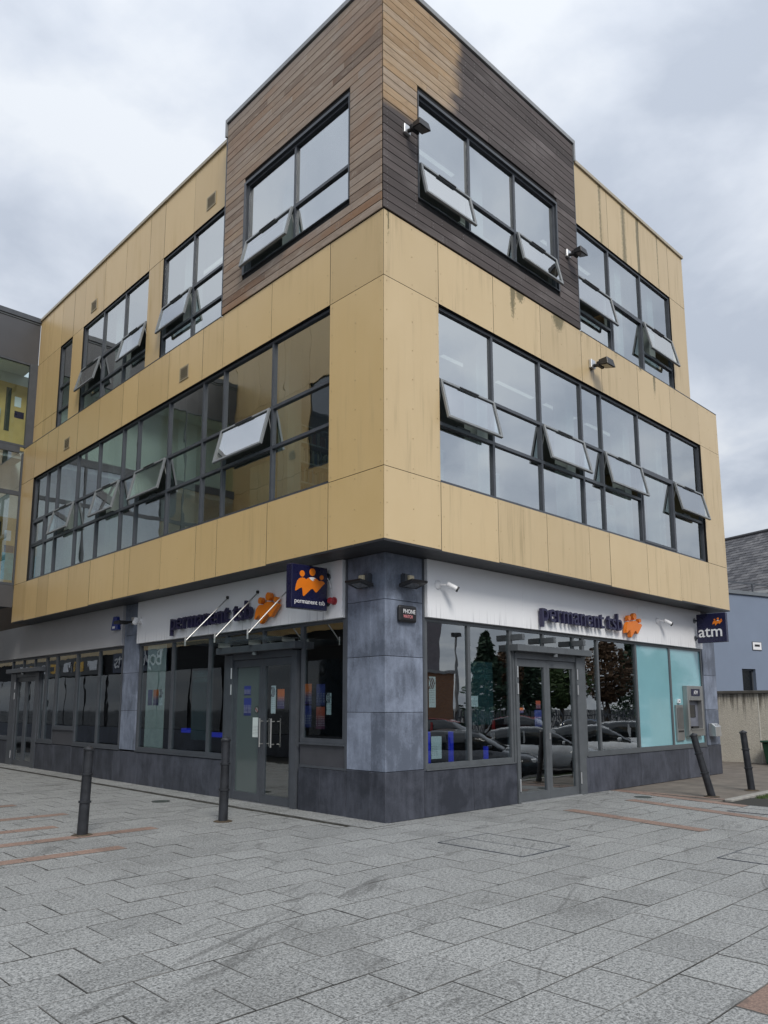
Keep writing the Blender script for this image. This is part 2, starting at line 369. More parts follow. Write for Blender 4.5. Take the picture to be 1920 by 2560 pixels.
def lay(verts, F, u, d, z, sx=1, sz=1):
    "local text verts -> world on facing F ('R' faces -y, 'L' faces -x, 'E' faces +x); u,z origin; d = plane coordinate of the centre"
    if F == 'R': return [(u+p[0]*sx, d-p[2], z+p[1]*sz) for p in verts]
    if F == 'L': return [(d-p[2], u-p[0]*sx, z+p[1]*sz) for p in verts]
    return [(d+p[2], u+p[0]*sx, z+p[1]*sz) for p in verts]
def letters(txt, F, u, d, z, width, ext, mat, parent, height=None, bold=0, name='letter', single=False, spacing=1.0):
    me = text_mesh(txt, 1.0, 1.0, bold, spacing); isl = islands(me); bpy.data.meshes.remove(me)
    xs = [p[0] for v, f in isl for p in v]; zs = [p[1] for v, f in isl for p in v]
    k = width/(max(xs)-min(xs)); kz = k if height is None else height/(max(zs)-min(zs)); x0 = min(xs)
    acc = MB(); outl = []
    for v, f in isl:
        v2 = lay([((p[0]-x0), p[1], p[2]*ext) for p in v], F, u, d, z, k, kz)
        b = MB(); b.v = v2; b.f = list(f)
        if single: acc.add(b)
        else: outl.append(b.build(name, mat, parent, recalc=True))
    return acc.build(name, mat, parent, recalc=True) if single else outl
_body = [(525,545),(530,490),(540,440),(560,375),(598,332),(640,318),(680,325),(705,347),(740,320),(780,305),(820,303),(870,315),(905,340),(930,362),(970,355),(1010,368),(1035,395),(1000,435),(940,505),(897,558),(880,567),(865,558),(835,515),(815,505),(790,515),(740,568),(690,622),(668,640),(655,622),(650,560),(642,500),(630,490),(590,512),(540,548)]
_heads = [(640,250,42,55),(815,215,52,68),(977,297,35,43)]
_hand = [(752,316),(790,306),(832,304),(872,325),(832,333),(848,362),(820,346),(832,372),(805,362)]
def _ln(x, y): return ((x-780)/900, (1-(y-(80+47*(x-480)/610))/1140)-.64)
def logo(F, u, d, z, width, ext, parent, hand=True):
    k = width/.567
    def put(pts, name, mat, e0, e1):
        v = [(p[0]*k, p[1]*k, e0) for p in pts]; P = lay(v, F, u, d, z)
        Q = lay([(0, 0, e1-e0)], F, u, d, z)[0]; O = lay([(0, 0, 0)], F, u, d, z)[0]
        MB().prism(P, Vector(Q)-Vector(O)).build(name, mat, parent, recalc=True)
    put([_ln(*p) for p in _body], 'emblem_body', M_ORANGE, -ext/2, ext/2)
    for hx, hy, rx, ry in _heads:
        put([_ln(hx+rx*math.cos(t), hy+ry*math.sin(t)) for t in [i*math.pi/9 for i in range(18)]], 'emblem_head', M_ORANGE, -ext/2, ext/2)
    if hand: put([_ln(*p) for p in _hand], 'emblem_hand', M_PW, ext/2-.001, ext/2+.003)

# ------------------------------------------------------------------ ground
GS = .56                                    # set-back of the ground floor behind the gold cladding
g = MB().box(-400, 400, -400, 400, -1.1, -.64).build('ground', plain('far_ground', (.10, .10, .10), .9)); tag(g, kind='structure')
pv = MB().box(-9, 7.4, -9, 24, -.66, -.022).build('pavement', plain('joint_sand', (.03, .029, .026), .95)); tag(pv, kind='structure')
fp = MB().box(5.4, 16.2, -1.58, 8, -.655, -.004).build('footpath', plain('brown_concrete', (.155, .135, .115), .85, var=.3, scale=2.2, bump=.4)); tag(fp, kind='structure')
cp = MB().box(5.0, 60, -60, -4.6, -.65, -.56).hexa([(5.0, -4.6, -.65), (60, -4.6, -.65), (60, -1.72, -.65), (5.0, -1.72, -.65), (5.0, -4.6, -.5605), (60, -4.6, -.5605), (60, -1.72, -.03), (5.0, -1.72, -.03)]).build('car_park', plain('asphalt', (.055, .055, .057), .9, var=.25, bump=.5)); tag(cp, kind='structure')
MB().box(6.6, 16.2, -1.72, -1.58, -.2, .015).build('kerb', plain('kerb_concrete', (.30, .29, .27), .8, var=.2), fp, bevel=.012)

def xlim(y): return 6.75+.25*(min(y, .5)-.5)
slabs = []
r = 0; y = -6.675
while y < 21:
    off = .5 if (r+40) % 2 else 0
    xa, xb = (-6.6, xlim(y+SW/2)-.02) if y < .35 else (-6.2, -.005)
    if y > 3: xa = -5.0
    if y < -4.4: xa = -7.0
    i = math.floor((xa+2.02)/SL)-1
    while True:
        x0 = -2.02+(i-off)*SL; x1 = x0+SL; i += 1
        if x0 >= xb: break
        if x1 <= xa: continue
        a, b = max(x0, xa), min(x1, xb)
        if b-a < .05: continue
        ter = y+SW/2 < -5.36 and (a+b)/2 > -2.75
        slabs.append((a, b, y, y+SW, ter))
    y += SW; r += 1
def slab_mesh(lx, ly, mat, h=.05, c=.003):
    x, y = lx/2, ly/2; b = MB()
    v = [(-x, -y, -h), (x, -y, -h), (x, y, -h), (-x, y, -h), (-x, -y, -c), (x, -y, -c), (x, y, -c), (-x, y, -c),
         (-x+c, -y+c, 0), (x-c, -y+c, 0), (x-c, y-c, 0), (-x+c, y-c, 0)]
    b.v = v; b.f = [(8, 9, 10, 11)]+[(i, (i+1) % 4, (i+1) % 4+4, i+4) for i in range(4)]+[(i+4, (i+1) % 4+4, (i+1) % 4+8, i+8) for i in range(4)]
    if mat is None: return b
    me = b.mesh('paving_slab', [mat, M_JOINT])
    for k in range(1, 9): me.polygons[k].material_index = 1
    return me
def parea(a, b, c, d):
    P = [project((x, y, 0)) for x, y in ((a, c), (b, c), (b, d), (a, d))]
    if any(p is None for p in P): return 0
    if not any(-20 < p[0] < 1940 and 0 < p[1] < 2600 for p in P): return 0
    return abs(sum(P[i][0]*P[(i+1) % 4][1]-P[(i+1) % 4][0]*P[i][1] for i in range(4)))/2
slabs.sort(key=lambda t: -parea(*t[:4]))
cache = {}; rest = MB(); GAP = .0058
for k, (a, b, c, d, ter) in enumerate(slabs):
    lx, ly = b-a-GAP, d-c-GAP; z = rnd.uniform(-.0022, .0022); tl = (rnd.gauss(0, .0016), rnd.gauss(0, .0016), rnd.gauss(0, .0025))
    if k < 300:
        key = (round(lx, 3), ter)
        if key not in cache: cache[key] = slab_mesh(lx, ly, M_TERR if ter else M_GRAN)
        place('paving_slab', cache[key], pv, ((a+b)/2, (c+d)/2, z), tl)
    else:
        q = slab_mesh(lx, ly, None); R = Matrix.Rotation(tl[2], 3, 'Z') @ Matrix.Rotation(tl[0], 3, 'X') @ Matrix.Rotation(tl[1], 3, 'Y')
        q.v = [tuple(R @ Vector(p)+Vector(((a+b)/2, (c+d)/2, z))) for p in q.v]; rest.add(q)
fpv = tag(rest.build('far_paving', [M_GRAN, M_JOINT], pv), kind='stuff'); fpv.data.polygons.foreach_set('material_index', [0 if i % 9 == 0 else 1 for i in range(len(fpv.data.polygons))])
# terracotta strips let into the paving
def strip(p0, p1, w, n):
    p0 = Vector((*p0, 0)); p1 = Vector((*p1, 0)); L = (p1-p0).length/n; ang = math.atan2(p1.y-p0.y, p1.x-p0.x)
    me = slab_mesh(L-.005, w, M_TERR, .01)
    for i in range(n): place('terracotta_slab', me, pv, p0+(p1-p0)*((i+.5)/n)+Vector((0, 0, .0055)), (0, 0, ang))
for y0, x0, x1 in ((1.40, -5.0, -2.82), (2.45, -5.0, -1.88), (3.45, -5.0, -2.79), (4.6, -5, -2.2), (6.2, -4.5, -2.4)):
    strip((x0, y0), (x1, y0), .23, max(1, round((x1-x0)/.54)))
strip((3.58, -.42), (3.10, -2.78), .25, 5); strip((5.44, -.45), (4.72, -3.05), .25, 6); strip((6.66, .52), (5.86, -2.62), .25, 7); strip((5.84, -2.66), (4.9, -6.2), .25, 8)
strip((6.62, -1.60), (6.75, .5), .12, 4)
# slot drain and edging along the left shopfront
MB().box(0, .085, .53, 20, -.05, -.006).build('drain_slot', plain('mossy_drain', (.022, .020, .012), .9, var=.5, scale=12), pv)
for i in range(21):
    y0 = .40+i*.93
    place('edging_slab', slab_mesh(.50, .924, M_GRAN), pv, (.34, y0+.465, .010+rnd.uniform(-.002, .002)))
def cover(x0, x1, y0, y1, label, split):
    t = thing('access_cover', ((x0+x1)/2, (y0+y1)/2, 0), label, 'manhole cover', 'paved access covers'); w2 = .014; b = MB()
    for q in ((x0, x1, y0, y0+w2), (x0, x1, y1-w2, y1), (x0, x0+w2, y0+w2, y1-w2), (x1-w2, x1, y0+w2, y1-w2)): b.box(*q, -.004, .008)
    b.box(split, split+w2, y0+w2, y1-w2, -.004, .0075); b.build('frame', M_FRAME, t)
    for a, c in ((x0+w2, split), (split+w2, x1-w2)): MB().box(a+.002, c-.002, y0+w2+.002, y1-w2-.002, -.004, .006).build('inset_slab', M_GRAN, t)
cover(-.02, .9, -2.16, -.93, 'wide paved access cover in front of the corner pillar', .43)
cover(1.42, 2.3, -4.5, -3.62, 'square paved access cover near the right edge of the paving', 1.85)
cover(5.2, 6.1, -3.1, -2.2, 'small paved access cover between the terracotta strips', 5.7)
for (x, y), lb in (((-.45, 5.0), 'round green water cover beside the left slot drain'), ((5.95, -.43), 'round dark water cover near the terracotta strips by the right door')):
    t = MB().cyl((x, y, -.01), (x, y, .009), .15, n=24).build('water_cover', plain('cover_iron', (.05, .06, .055), .5)); tag(t, lb, 'manhole cover')
# weeds by the kerb
wd = MB()
for i in range(900):
    x = rnd.uniform(7.4, 9.6); y = -1.78-abs(rnd.gauss(0, .10)); h = rnd.uniform(.02, .07); a = rnd.uniform(0, 6.3); dx2, dy2 = .006*math.cos(a), .006*math.sin(a)
    k = len(wd.v); lx, ly = rnd.gauss(0, .02), rnd.gauss(0, .02); wd.v += [(x-dx2, y-dy2, -.03), (x+dx2, y+dy2, -.03), (x+lx, y+ly, -.03+h)]; wd.f.append((k, k+1, k+2))
tag(wd.build('weeds', plain('weed_green', (.07, .11, .03), .8)), 'thin green weeds growing along the concrete kerb', 'weeds', kind='stuff')

# ------------------------------------------------------------------ corner building
BLD = thing('corner_building', (GS, GS, 0), 'three-storey corner building with gold panels, timber corner box and dark stone shopfronts', 'building')
ZB, Z1, Z2, ZT = 3.83, 4.872, 7.70, 8.735
UR = [0, 1.17, 2.535, 3.90, 5.26, 5.985, 7.47, 8.95, 10.42, 11.48]
UL = [0, 1.19, 2.73, 4.24, 4.955, 6.27, 7.61, 8.34, 9.57, 10.79, 12.05, 12.75, 13.62, 14.55]
J = .0045
rivets = {'R': MB(), 'L': MB()}
def panel(F, pl, u0, u1, z0, z1, riv=True):
    j0 = J if u0 > .001 else .004
    po = fbox('cladding_panel', [M_GOLDR if F == 'R' else M_GOLDL, M_DARK], BLD, F, pl, u0+j0, u1-J, -.028+rnd.uniform(-.001, .001), 0+rnd.uniform(-.0015, .0015), z0+J, z1-J)
    for k in range(6):
        if k != (2 if F == 'R' else 5): po.data.polygons[k].material_index = 1
    if riv:
        n = max(2, round((z1-z0)/.5)+1)
        for u in ({u0+.06, u1-.06} | ({(u0+u1)/2} if u1-u0 > 1 else set())):
            for i in range(n):
                z = z0+.07+(z1-z0-.14)*i/(n-1); rivets[F].cyl(W3(F, pl, u, .001, z), W3(F, pl, u, .005, z), .0085, .007, 6)
for F, U in (('R', UR), ('L', UL)):
    n = len(U)
    for i in range(n-1):
        panel(F, 0, U[i], U[i+1], ZB, Z1)
        panel(F, 0, U[i], U[i+1], Z2, ZT)
    panel(F, 0, U[0], U[1], Z1, Z2); panel(F, 0, U[-2], U[-1], Z1, Z2)
# third floor, set back behind the ledge
SB = .2
KR, KL = (7.2223+SB)/7.2223, (6.975+SB)/6.975
def r3(u): return -6.975+(u+6.975)*KR
def l3(u): return -7.2223+(u+7.2223)*KL
def z3r(z): return 1.6+(z-1.6)*KR
def z3l(z): return 1.6+(z-1.6)*KL
ZROOF = 12.62
U3R = [5.25]+[r3(u) for u in (6.52, 7.88, 9.27, 10.05)]
W3R = [5.25]+[r3(u) for u in (6.52, 7.88, 9.27)]
U3L = [4.30]+[l3(u) for u in (5.49, 6.72, 7.37, 8.53, 9.68, 10.83, 11.5, 12.28, 13.2)]+[14.5]
zt3 = z3l(11.0)
for i in range(len(U3R)-1): panel('R', SB, U3R[i], U3R[i+1], zt3, ZROOF, False)
for i in range(len(U3L)-1): panel('L', SB, U3L[i], U3L[i+1], zt3, ZROOF, False)
panel('R', SB, U3R[3], U3R[4], ZT-.1, zt3, False)
for a, b in ((2, 3), (6, 7)): panel('L', SB, U3L[a], U3L[b], ZT-.1, zt3, False)
panel('L', SB, U3L[8], U3L[9], ZT-.1, z3l(9.2), False); panel('L', SB, U3L[8], U3L[9], z3l(9.2), zt3, False)
panel('L', SB, U3L[9], U3L[10], ZT-.1, z3l(9.2), False); panel('L', SB, U3L[9], U3L[10], z3l(9.2), zt3, False)
for F in 'RL': tag(rivets[F].build('rivets', plain('rivet_gold', (.47, .36, .20), .4), BLD), kind='stuff')
# dark backing behind the cladding joints, ledges, soffit, floors, roof
bk = MB()
for F, U in (('R', UR), ('L', UL)):
    bk.fb(F, 0, .03, U[-1]-.02, -.10, -.032, ZB+.01, Z1-.012); bk.fb(F, 0, .03, U[-1]-.02, -.10, -.032, Z2+.012, ZT-.01)
    bk.fb(F, 0, .03, U[1]-.012, -.10, -.032, Z1-.012, Z2+.012); bk.fb(F, 0, U[-2]+.012, U[-1]-.02, -.10, -.032, Z1-.012, Z2+.012)
bk.fb('R', SB, 4.4, U3R[-1]-.02, -.1, -.034, zt3+.012, ZROOF-.02); bk.fb('L', SB, 4.2, 14.48, -.1, -.034, zt3+.012, ZROOF-.02)
bk.fb('R', SB, U3R[3]+.012, U3R[4]-.02, -.1, -.034, ZT-.15, zt3+.012)
for a, b in ((2, 3), (6, 7)): bk.fb('L', SB, U3L[a]+.012, U3L[b]-.012, -.1, -.034, ZT-.15, zt3+.012)
bk.fb('L', SB, U3L[8]+.012, 14.48, -.1, -.034, ZT-.15, zt3+.012)
bk.build('backing_wall', M_DARK, BLD)
fbox('ledge_flashing', M_FRAME, BLD, 'R', 0, 5.3, UR[-1], -.4, .004, ZT+.001, ZT+.018); fbox('ledge_flashing', M_FRAME, BLD, 'L', 0, 4.35, UL[-1], -.4, .004, ZT+.001, ZT+.018)
sf = MB(); sf.box(.0, 11.47, .0, .62, ZB-.012, ZB+.02); sf.box(0, .62, .625, 14.5, ZB-.012, ZB+.02); sf.build('soffit', M_SOFFIT, BLD)
sd2 = MB(); sd2.box(11.44, 11.48, .03, 14.4, ZB+.01, ZT-.01); sd2.box(U3R[-1]-.04, U3R[-1]-.002, SB+.03, 14.4, ZT-.2, ZROOF); sd2.build('end_wall', M_GOLDR, BLD)
fl = MB(); fl.box(.12, 11.40, .12, 14.4, 3.87, 4.55); fl.box(.12, 11.40, .12, 14.4, 7.86, 8.52); fl.box(.35, 10.4, .35, 14.4, 11.95, 12.3); fl.box(.1, 5.1, .1, 4.2, 12.3, 12.45)
fl.build('floor_slab', M_CEIL, BLD)
cf = MB(); cf.box(.13, 11.39, .13, 14.4, 4.552, 4.565); cf.box(.13, 11.39, .13, 14.4, 8.522, 8.535); cf.build('floor_covering', M_CARPET, BLD)
co = MB(); co.box(5.4, 11.2, 5.4, 14.3, 4.57, 7.85); co.box(5.4, 10.3, 5.4, 14.3, 8.54, 11.94); co.box(.13, 11.3, 14.31, 14.39, 4.57, 7.85); co.box(.3, 10.35, 14.31, 14.39, 8.54, 11.94); co.build('inner_wall', M_INT, BLD)
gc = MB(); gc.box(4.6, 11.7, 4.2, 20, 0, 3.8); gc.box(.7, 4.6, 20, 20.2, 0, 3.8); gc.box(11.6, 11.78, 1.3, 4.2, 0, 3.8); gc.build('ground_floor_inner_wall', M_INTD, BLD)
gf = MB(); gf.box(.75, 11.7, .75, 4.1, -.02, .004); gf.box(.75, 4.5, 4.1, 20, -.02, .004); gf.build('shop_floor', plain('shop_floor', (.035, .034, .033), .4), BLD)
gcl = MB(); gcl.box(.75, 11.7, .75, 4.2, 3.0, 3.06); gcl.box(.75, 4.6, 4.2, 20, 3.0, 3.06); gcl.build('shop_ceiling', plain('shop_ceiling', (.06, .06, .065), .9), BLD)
for x, y in ((.55, 2.9), (.55, 6.4), (.55, 9.7), (.55, 12.2), (2.7, .55), (5.5, .6), (7.6, .55), (9.1, .55)):
    for a, b in ((4.57, 7.85), (8.54, 11.94)): MB().box(x-.14, x+.14, y-.14, y+.14, a, b).build('inner_column', M_INT, BLD)
# copings
M_COPG = plain('coping_gold', (.42, .37, .28), .45)
fbox('roof_coping', M_COPG, BLD, 'R', SB, 5.27, U3R[-1]+.03, -.3, .035, ZROOF, ZROOF+.07); fbox('roof_coping', M_COPG, BLD, 'L', SB, 4.37, 14.5, -.3, .035, ZROOF, ZROOF+.07)
# timber box -----------------------------------------------------------
WP = .1355; ZW0, ZW1 = ZT+.012, 12.70
XW, YW = 5.22, 4.28
WIN_R = (.72, 4.56); WIN_L = (.74, 3.64); WZ = (9.25, 11.08)
screws = MB()
def boards(F, U, win):
    n = int((ZW1-ZW0)/WP)+1
    for i in range(n):
        z0 = ZW0+i*WP; z1 = min(z0+WP-.008, ZW1)
        if z1-z0 < .03: continue
        runs = [(.002 if F == 'R' else .024, U)]
        if z1 > WZ[0]+.01 and z0 < WZ[1]-.01:
            runs = [(runs[0][0], win[0]-.012), (win[1]+.012, U)]
            if z0 < WZ[0]-.03: pass
        for a, b in runs:
            cuts = [a]
            if b-a > 2.2:
                x = a+rnd.uniform(.5, 2.6)
                while x < b-.4: cuts.append(x); x += rnd.uniform(1.5, 3.2)
            cuts.append(b)
            for p, q in zip(cuts[:-1], cuts[1:]):
                p2 = p+(.0015 if p != a else (-.022 if (F == 'R' and p < .01) else 0)); q2 = q-(.0015 if q != b else 0)
                lift = rnd.uniform(0, .0035)
                fbox('timber_board', M_WOODR if F == 'R' else M_WOODL, BLD, F, 0, p2, q2, 0, .021+lift, z0+rnd.uniform(0, .0015), z1, .003)
                s = p+.05
                while s < q:
                    for zz in (z0+.035, z0+.09): screws.cyl(W3(F, 0, s, .02+lift, zz), W3(F, 0, s, .0235+lift, zz), .0055, n=5)
                    s += .6
boards('R', XW, WIN_R); boards('L', YW, WIN_L)
tag(screws.build('board_screws', plain('screw_steel', (.33, .32, .31), .4, .5), BLD), kind='stuff')
tb = MB()
for F, U, wn_ in (('R', XW, WIN_R), ('L', YW, WIN_L)):
    for a, b, c, d in ((.0, U-.01, ZW0+.004, WZ[0]-.005), (.0, U-.01, WZ[1]+.005, ZW1), (.0, wn_[0]-.01, WZ[0]-.005, WZ[1]+.005), (wn_[1]+.01, U-.01, WZ[0]-.005, WZ[1]+.005)):
        if F == 'R': tb.fb(F, 0, a+.004, b, -.12, -.003, c, d)
        else: tb.fb(F, 0, a+.125, b, -.12, -.003, c, d)
tb.box(XW-.06, XW-.005, .0, .5, ZW0, ZW1); tb.box(.0, .5, YW-.06, YW-.005, ZW0, ZW1)
tb.build('timber_backing', M_DARK, BLD)
cw = MB(); cw.fb('R', 0, -.05, XW+.06, -.35, .05, ZW1+.003, ZW1+.085); cw.fb('L', 0, .352, YW+.06, -.35, .05, ZW1+.003, ZW1+.085)
cw.box(XW+.012, XW+.06, -.05, .4, 12.33, ZW1+.002); cw.box(-.05, .4, YW+.012, YW+.06, 12.42, ZW1+.002); cw.build('timber_box_coping', M_COPE, BLD)
fbox('timber_edge_trim', M_FRAME, BLD, 'L', 0, YW+.002, YW+.03, -.2, .026, ZW0-.005, ZW1-.3); fbox('timber_edge_trim', M_FRAME, BLD, 'R', 0, XW+.002, XW+.022, -.2, .024, ZW0-.005, ZW1-.3)

# windows --------------------------------------------------------------
def window(F, pl, us, zs, openers=(), merged=(), dfr=-.05, gl=None, fr=None, fw=.045, mw=.052, depth=.08, ang=13, inner=()):
    gl = gl or M_GLASS; fr = fr or M_FRAME; b = MB(); d0, d1 = dfr-depth, dfr; n = len(us)-1; m = len(zs)-1
    for i, u in enumerate(us):
        a, c = (u, u+fw) if i == 0 else ((u-fw, u) if i == n else (u-mw/2, u+mw/2))
        b.fb(F, pl, a, c, d0, d1, zs[0], zs[-1])
    gaps = []
    for i in range(n):
        a = us[i]+(fw if i == 0 else mw/2); c = us[i+1]-(fw if i == n-1 else mw/2)
        for j, z in enumerate(zs):
            if j == 0: b.fb(F, pl, a, c, d0, d1-.001, z, z+fw)
            elif j == m: b.fb(F, pl, a, c, d0, d1-.001, z-fw, z)
            elif (i, j) not in merged: b.fb(F, pl, a, c, d0, d1-.001, z-mw/2, z+mw/2)
    wob = b.build('window', fr, BLD)
    for i in range(n):
        a = us[i]+(fw if i == 0 else mw/2); c = us[i+1]-(fw if i == n-1 else mw/2); j = 0
        while j < m:
            lo = zs[j]+(fw if j == 0 else mw/2); k = j+1
            while k < m and (i, k) in merged: k += 1
            hi = zs[k]-(fw if k == m else mw/2)
            if (i, j) in openers:
                sash(F, pl, a, c, lo, hi, dfr, wob, gl, ang+rnd.uniform(-1.5, 1.5))
            else:
                if k > j+1 or (i, j) in inner:
                    f2 = MB(); w3 = .05
                    for q in ((a, a+w3, lo, hi), (c-w3, c, lo, hi), (a+w3, c-w3, lo, lo+w3), (a+w3, c-w3, hi-w3, hi)): f2.fb(F, pl, q[0], q[1], d0+.01, d1+.012, q[2], q[3])
                    f2.build('casement_frame', fr, wob); a2, c2, l2, h2 = a+w3, c-w3, lo+w3, hi-w3
                else: a2, c2, l2, h2 = a, c, lo, hi
                fbox('pane', gl, wob, F, pl, a2-.004, c2+.004, dfr-.046, dfr-.04, l2-.004, h2+.004)
            j = k
    return wob
def sash(F, pl, a, c, lo, hi, dfr, par, gl, ang):
    al = rad(ang); H = hi-lo+.03; a -= .012; c += .012
    def P(u, d, h): return W3(F, pl, u, dfr+.006+d*math.cos(al)+h*math.sin(al), hi+.012-h*math.cos(al)+d*math.sin(al))
    def bx(b, u0, u1, d0, d1, h0, h1): b.hexa([P(u0, d0, h1), P(u1, d0, h1), P(u1, d1, h1), P(u0, d1, h1), P(u0, d0, h0), P(u1, d0, h0), P(u1, d1, h0), P(u0, d1, h0)])
    b = MB(); t = .042
    for q in ((a, a+t, 0, H), (c-t, c, 0, H), (a+t, c-t, 0, t), (a+t, c-t, H-t, H)): bx(b, q[0], q[1], 0, .045, q[2], q[3])
    b.build('opening_sash', M_SASH, par, recalc=True, bevel=.004)
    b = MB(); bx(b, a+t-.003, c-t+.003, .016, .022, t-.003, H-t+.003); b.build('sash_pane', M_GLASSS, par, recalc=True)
    b = MB(); w2 = (c-a)*.34; mid = (a+c)/2; bx(b, mid-w2/2, mid+w2/2, .0455, .06, .012, .034); b.build('trickle_vent', M_BLACK, par, recalc=True)
    b = MB(); u = a+.03
    for u in (a+.02, c-.02): b.cyl(P(u, -.01, H*.25), W3(F, pl, u, dfr-.03, hi-H*.62), .007, n=6)
    b.build('sash_stay', M_STEEL, par)
    fbox('inner_rail', M_BLACK, par, F, pl, (a+c)/2-.2, (a+c)/2+.12, dfr-.075, dfr-.03, lo+.0, lo+.05)
z2f = [Z1+.008, 5.815, 6.505, Z2-.008]
window('R', 0, [UR[i] for i in range(1, 9)], z2f, openers={(0, 1), (2, 1), (4, 1), (6, 1)}, merged={(5, 1)})
window('L', 0, [UL[i] for i in range(1, 13)], z2f, openers={(1, 1), (4, 1), (6, 1), (8, 1)}, inner={(10, 1)})
zR3 = [8.62, z3r(9.20), z3r(9.90), zt3-.006]; zL3 = [8.62, z3l(9.20), z3l(9.84), zt3-.006]
window('R', SB, [W3R[0], W3R[1], W3R[2], W3R[3]], zR3, openers={(0, 1), (2, 1)}, merged={(1, 1)}, dfr=-.03)
window('L', SB, [U3L[0], U3L[1], U3L[2]], zL3, openers={(1, 1)}, dfr=-.03)
window('L', SB, [U3L[i] for i in (3, 4, 5, 6)], zL3, openers={(0, 1), (2, 1)}, dfr=-.03)
window('L', SB, [U3L[7], U3L[8]], zL3, dfr=-.03)
zw = [WZ[0]+.012, 9.875, WZ[1]-.05]
window('R', 0, [WIN_R[0]+.012, 1.985, 3.245, WIN_R[1]-.035], zw, openers={(0, 0), (2, 0)}, dfr=-.012)
window('L', 0, [WIN_L[0]+.012, 2.16, WIN_L[1]-.06], zw, openers={(1, 0)}, dfr=-.012)
for F, (a, b), e in (('R', WIN_R, .03), ('L', WIN_L, .055)):          # pressed metal surrounds in the timber
    f2 = MB(); f2.fb(F, 0, a-.008, a+.010, -.1, .034, *WZ); f2.fb(F, 0, b-e, b+.008, -.1, .030, *WZ)
    f2.fb(F, 0, a+.0105, b-e-.0005, -.1, .033, WZ[1]-.048, WZ[1]); f2.fb(F, 0, a+.0105, b-e-.0005, -.1, .033, WZ[0], WZ[0]+.011); f2.build('window_surround', M_FRAME, BLD)
# wall vents -----------------------------------------------------------
def vent(F, pl, u, z, w=.34, h=.28):
    b = MB()
    for q in ((u, u+w, z, z+.03), (u, u+w, z+h-.03, z+h), (u, u+.03, z+.03, z+h-.03), (u+w-.03, u+w, z+.03, z+h-.03)): b.fb(F, pl, q[0], q[1], .0025, .014, q[2], q[3])
    v = b.build('vent', plain('vent_beige', (.36, .30, .19), .5), BLD)
    fbox('vent_hole', M_DARK, v, F, pl, u+.03, u+w-.03, .002, .004, z+.03, z+h-.03)
    for i in range(5): fbox('vent_slat', MATS['vent_beige'], v, F, pl, u+.03, u+w-.03, .005, .012, z+.052+i*.042, z+.066+i*.042)
vent('L', SB, l3(4.67), z3l(11.22)); vent('L', SB, l3(10.08), z3l(11.2)); vent('L', 0, 5.46, 7.92); vent('L', 0, 11.24, 7.96)

# ground floor ---------------------------------------------------------
PZ = [.0, .685, 1.51, 2.31, 3.13, ZB-.012]
def slab_g(F, u0, u1, z0, z1, mat, d=.0, th=.06, name='stone_slab'):
    fbox(name, mat, BLD, F, GS, u0+.003, u1-.003, -th, d+rnd.uniform(-.001, .001), z0+.003, z1-.003, .004)
# corner pillar: mitred slabs on both faces
for k in range(5):
    m2 = M_PLINTH if k == 0 else M_PILLAR; d = .012 if k == 0 else 0
    fbox('stone_slab', m2, BLD, 'R', GS, GS-d+.000, 1.345, -.3, d, PZ[k]+.003, PZ[k+1]-.003, .004)
    fbox('stone_slab', m2, BLD, 'L', GS, GS+.302, 1.375, -.06, d-.0005, PZ[k]+.003, PZ[k+1]-.003, .004)
MB().box(GS+.03, 1.3, GS+.03, 1.3, 0, ZB-.02).build('pillar_core', M_DARK, BLD)
for k in range(5):
    slab_g('R', 11.08, 11.78, PZ[k], PZ[k+1], M_PLINTH if k == 0 else M_PILLAR, 0 if k else .01)
    if k: slab_g('L', 8.14, 8.84, PZ[k], PZ[k+1], M_PILLAR)
MB().box(11.1, 11.775, GS+.06, 1.3, 0, ZB-.02).build('end_pillar_core', M_PILLAR, BLD)
MB().box(GS+.05, 1.2, 8.17, 8.81, 0.66, ZB-.02).build('pillar_core', M_DARK, BLD)
for a, b in ((1.352, 2.48), (2.48, 3.60), (5.76, 6.74), (6.74, 7.83), (7.83, 8.92), (8.92, 10.02), (10.02, 11.08)): slab_g('R', a, b, 0, .655, M_PLINTH, .008)
for a, b in ((1.38, 1.975), (1.975, 2.52), (4.66, 5.715), (5.715, 6.85), (6.85, 7.97), (7.97, 9.10), (9.10, 10.19), (10.19, 11.37), (11.37, 12.47), (12.47, 13.70), (15.75, 17.0), (17, 18.2)): slab_g('L', a, b, .0, .655, M_PLINTH, .008)
pb = MB(); pb.fb('R', GS, 1.36, 3.58, -.2, -.061, 0, .64); pb.fb('R', GS, 5.78, 11.05, -.2, -.061, 0, .64); pb.fb('L', GS, 1.4, 2.5, -.2, -.061, 0, .64); pb.fb('L', GS, 4.68, 13.68, -.2, -.061, 0, .64); pb.fb('L', GS, 15.77, 18.2, -.2, -.061, 0, .64)
pb.build('plinth_backing', M_DARK, BLD)
# white fascias
FD = .065
for F, a, b, m2 in (('R', 1.392, 3.82, M_WHITE), ('R', 3.823, 7.9, M_WHITE), ('R', 7.903, 10.97, M_WHITE), ('L', 1.425, 8.13, M_WHITE), ('L', 8.85, 13.0, M_FASC2), ('L', 13.003, 18.6, M_FASC2)):
    fbox('fascia_panel', m2, BLD, F, GS, a, b, -.05, FD, 2.925, ZB-.014, .003)
fr2 = MB(); fr2.fb('R', GS, 1.349, 1.389, -.06, .005, .66, ZB-.014); fr2.fb('L', GS, 1.379, 1.42, -.06, .005, .66, ZB-.014); fr2.fb('R', GS, 10.974, 11.076, -.06, -.012, 2.9, ZB-.014); fr2.build('corner_trim', M_FRAME, BLD)
fbox('upper_cladding_band', plain('brown_timber_band', (.12, .085, .06), .7), BLD, 'L', GS, 14.52, 20, -.06, -.01, ZB+.0, 6.0)

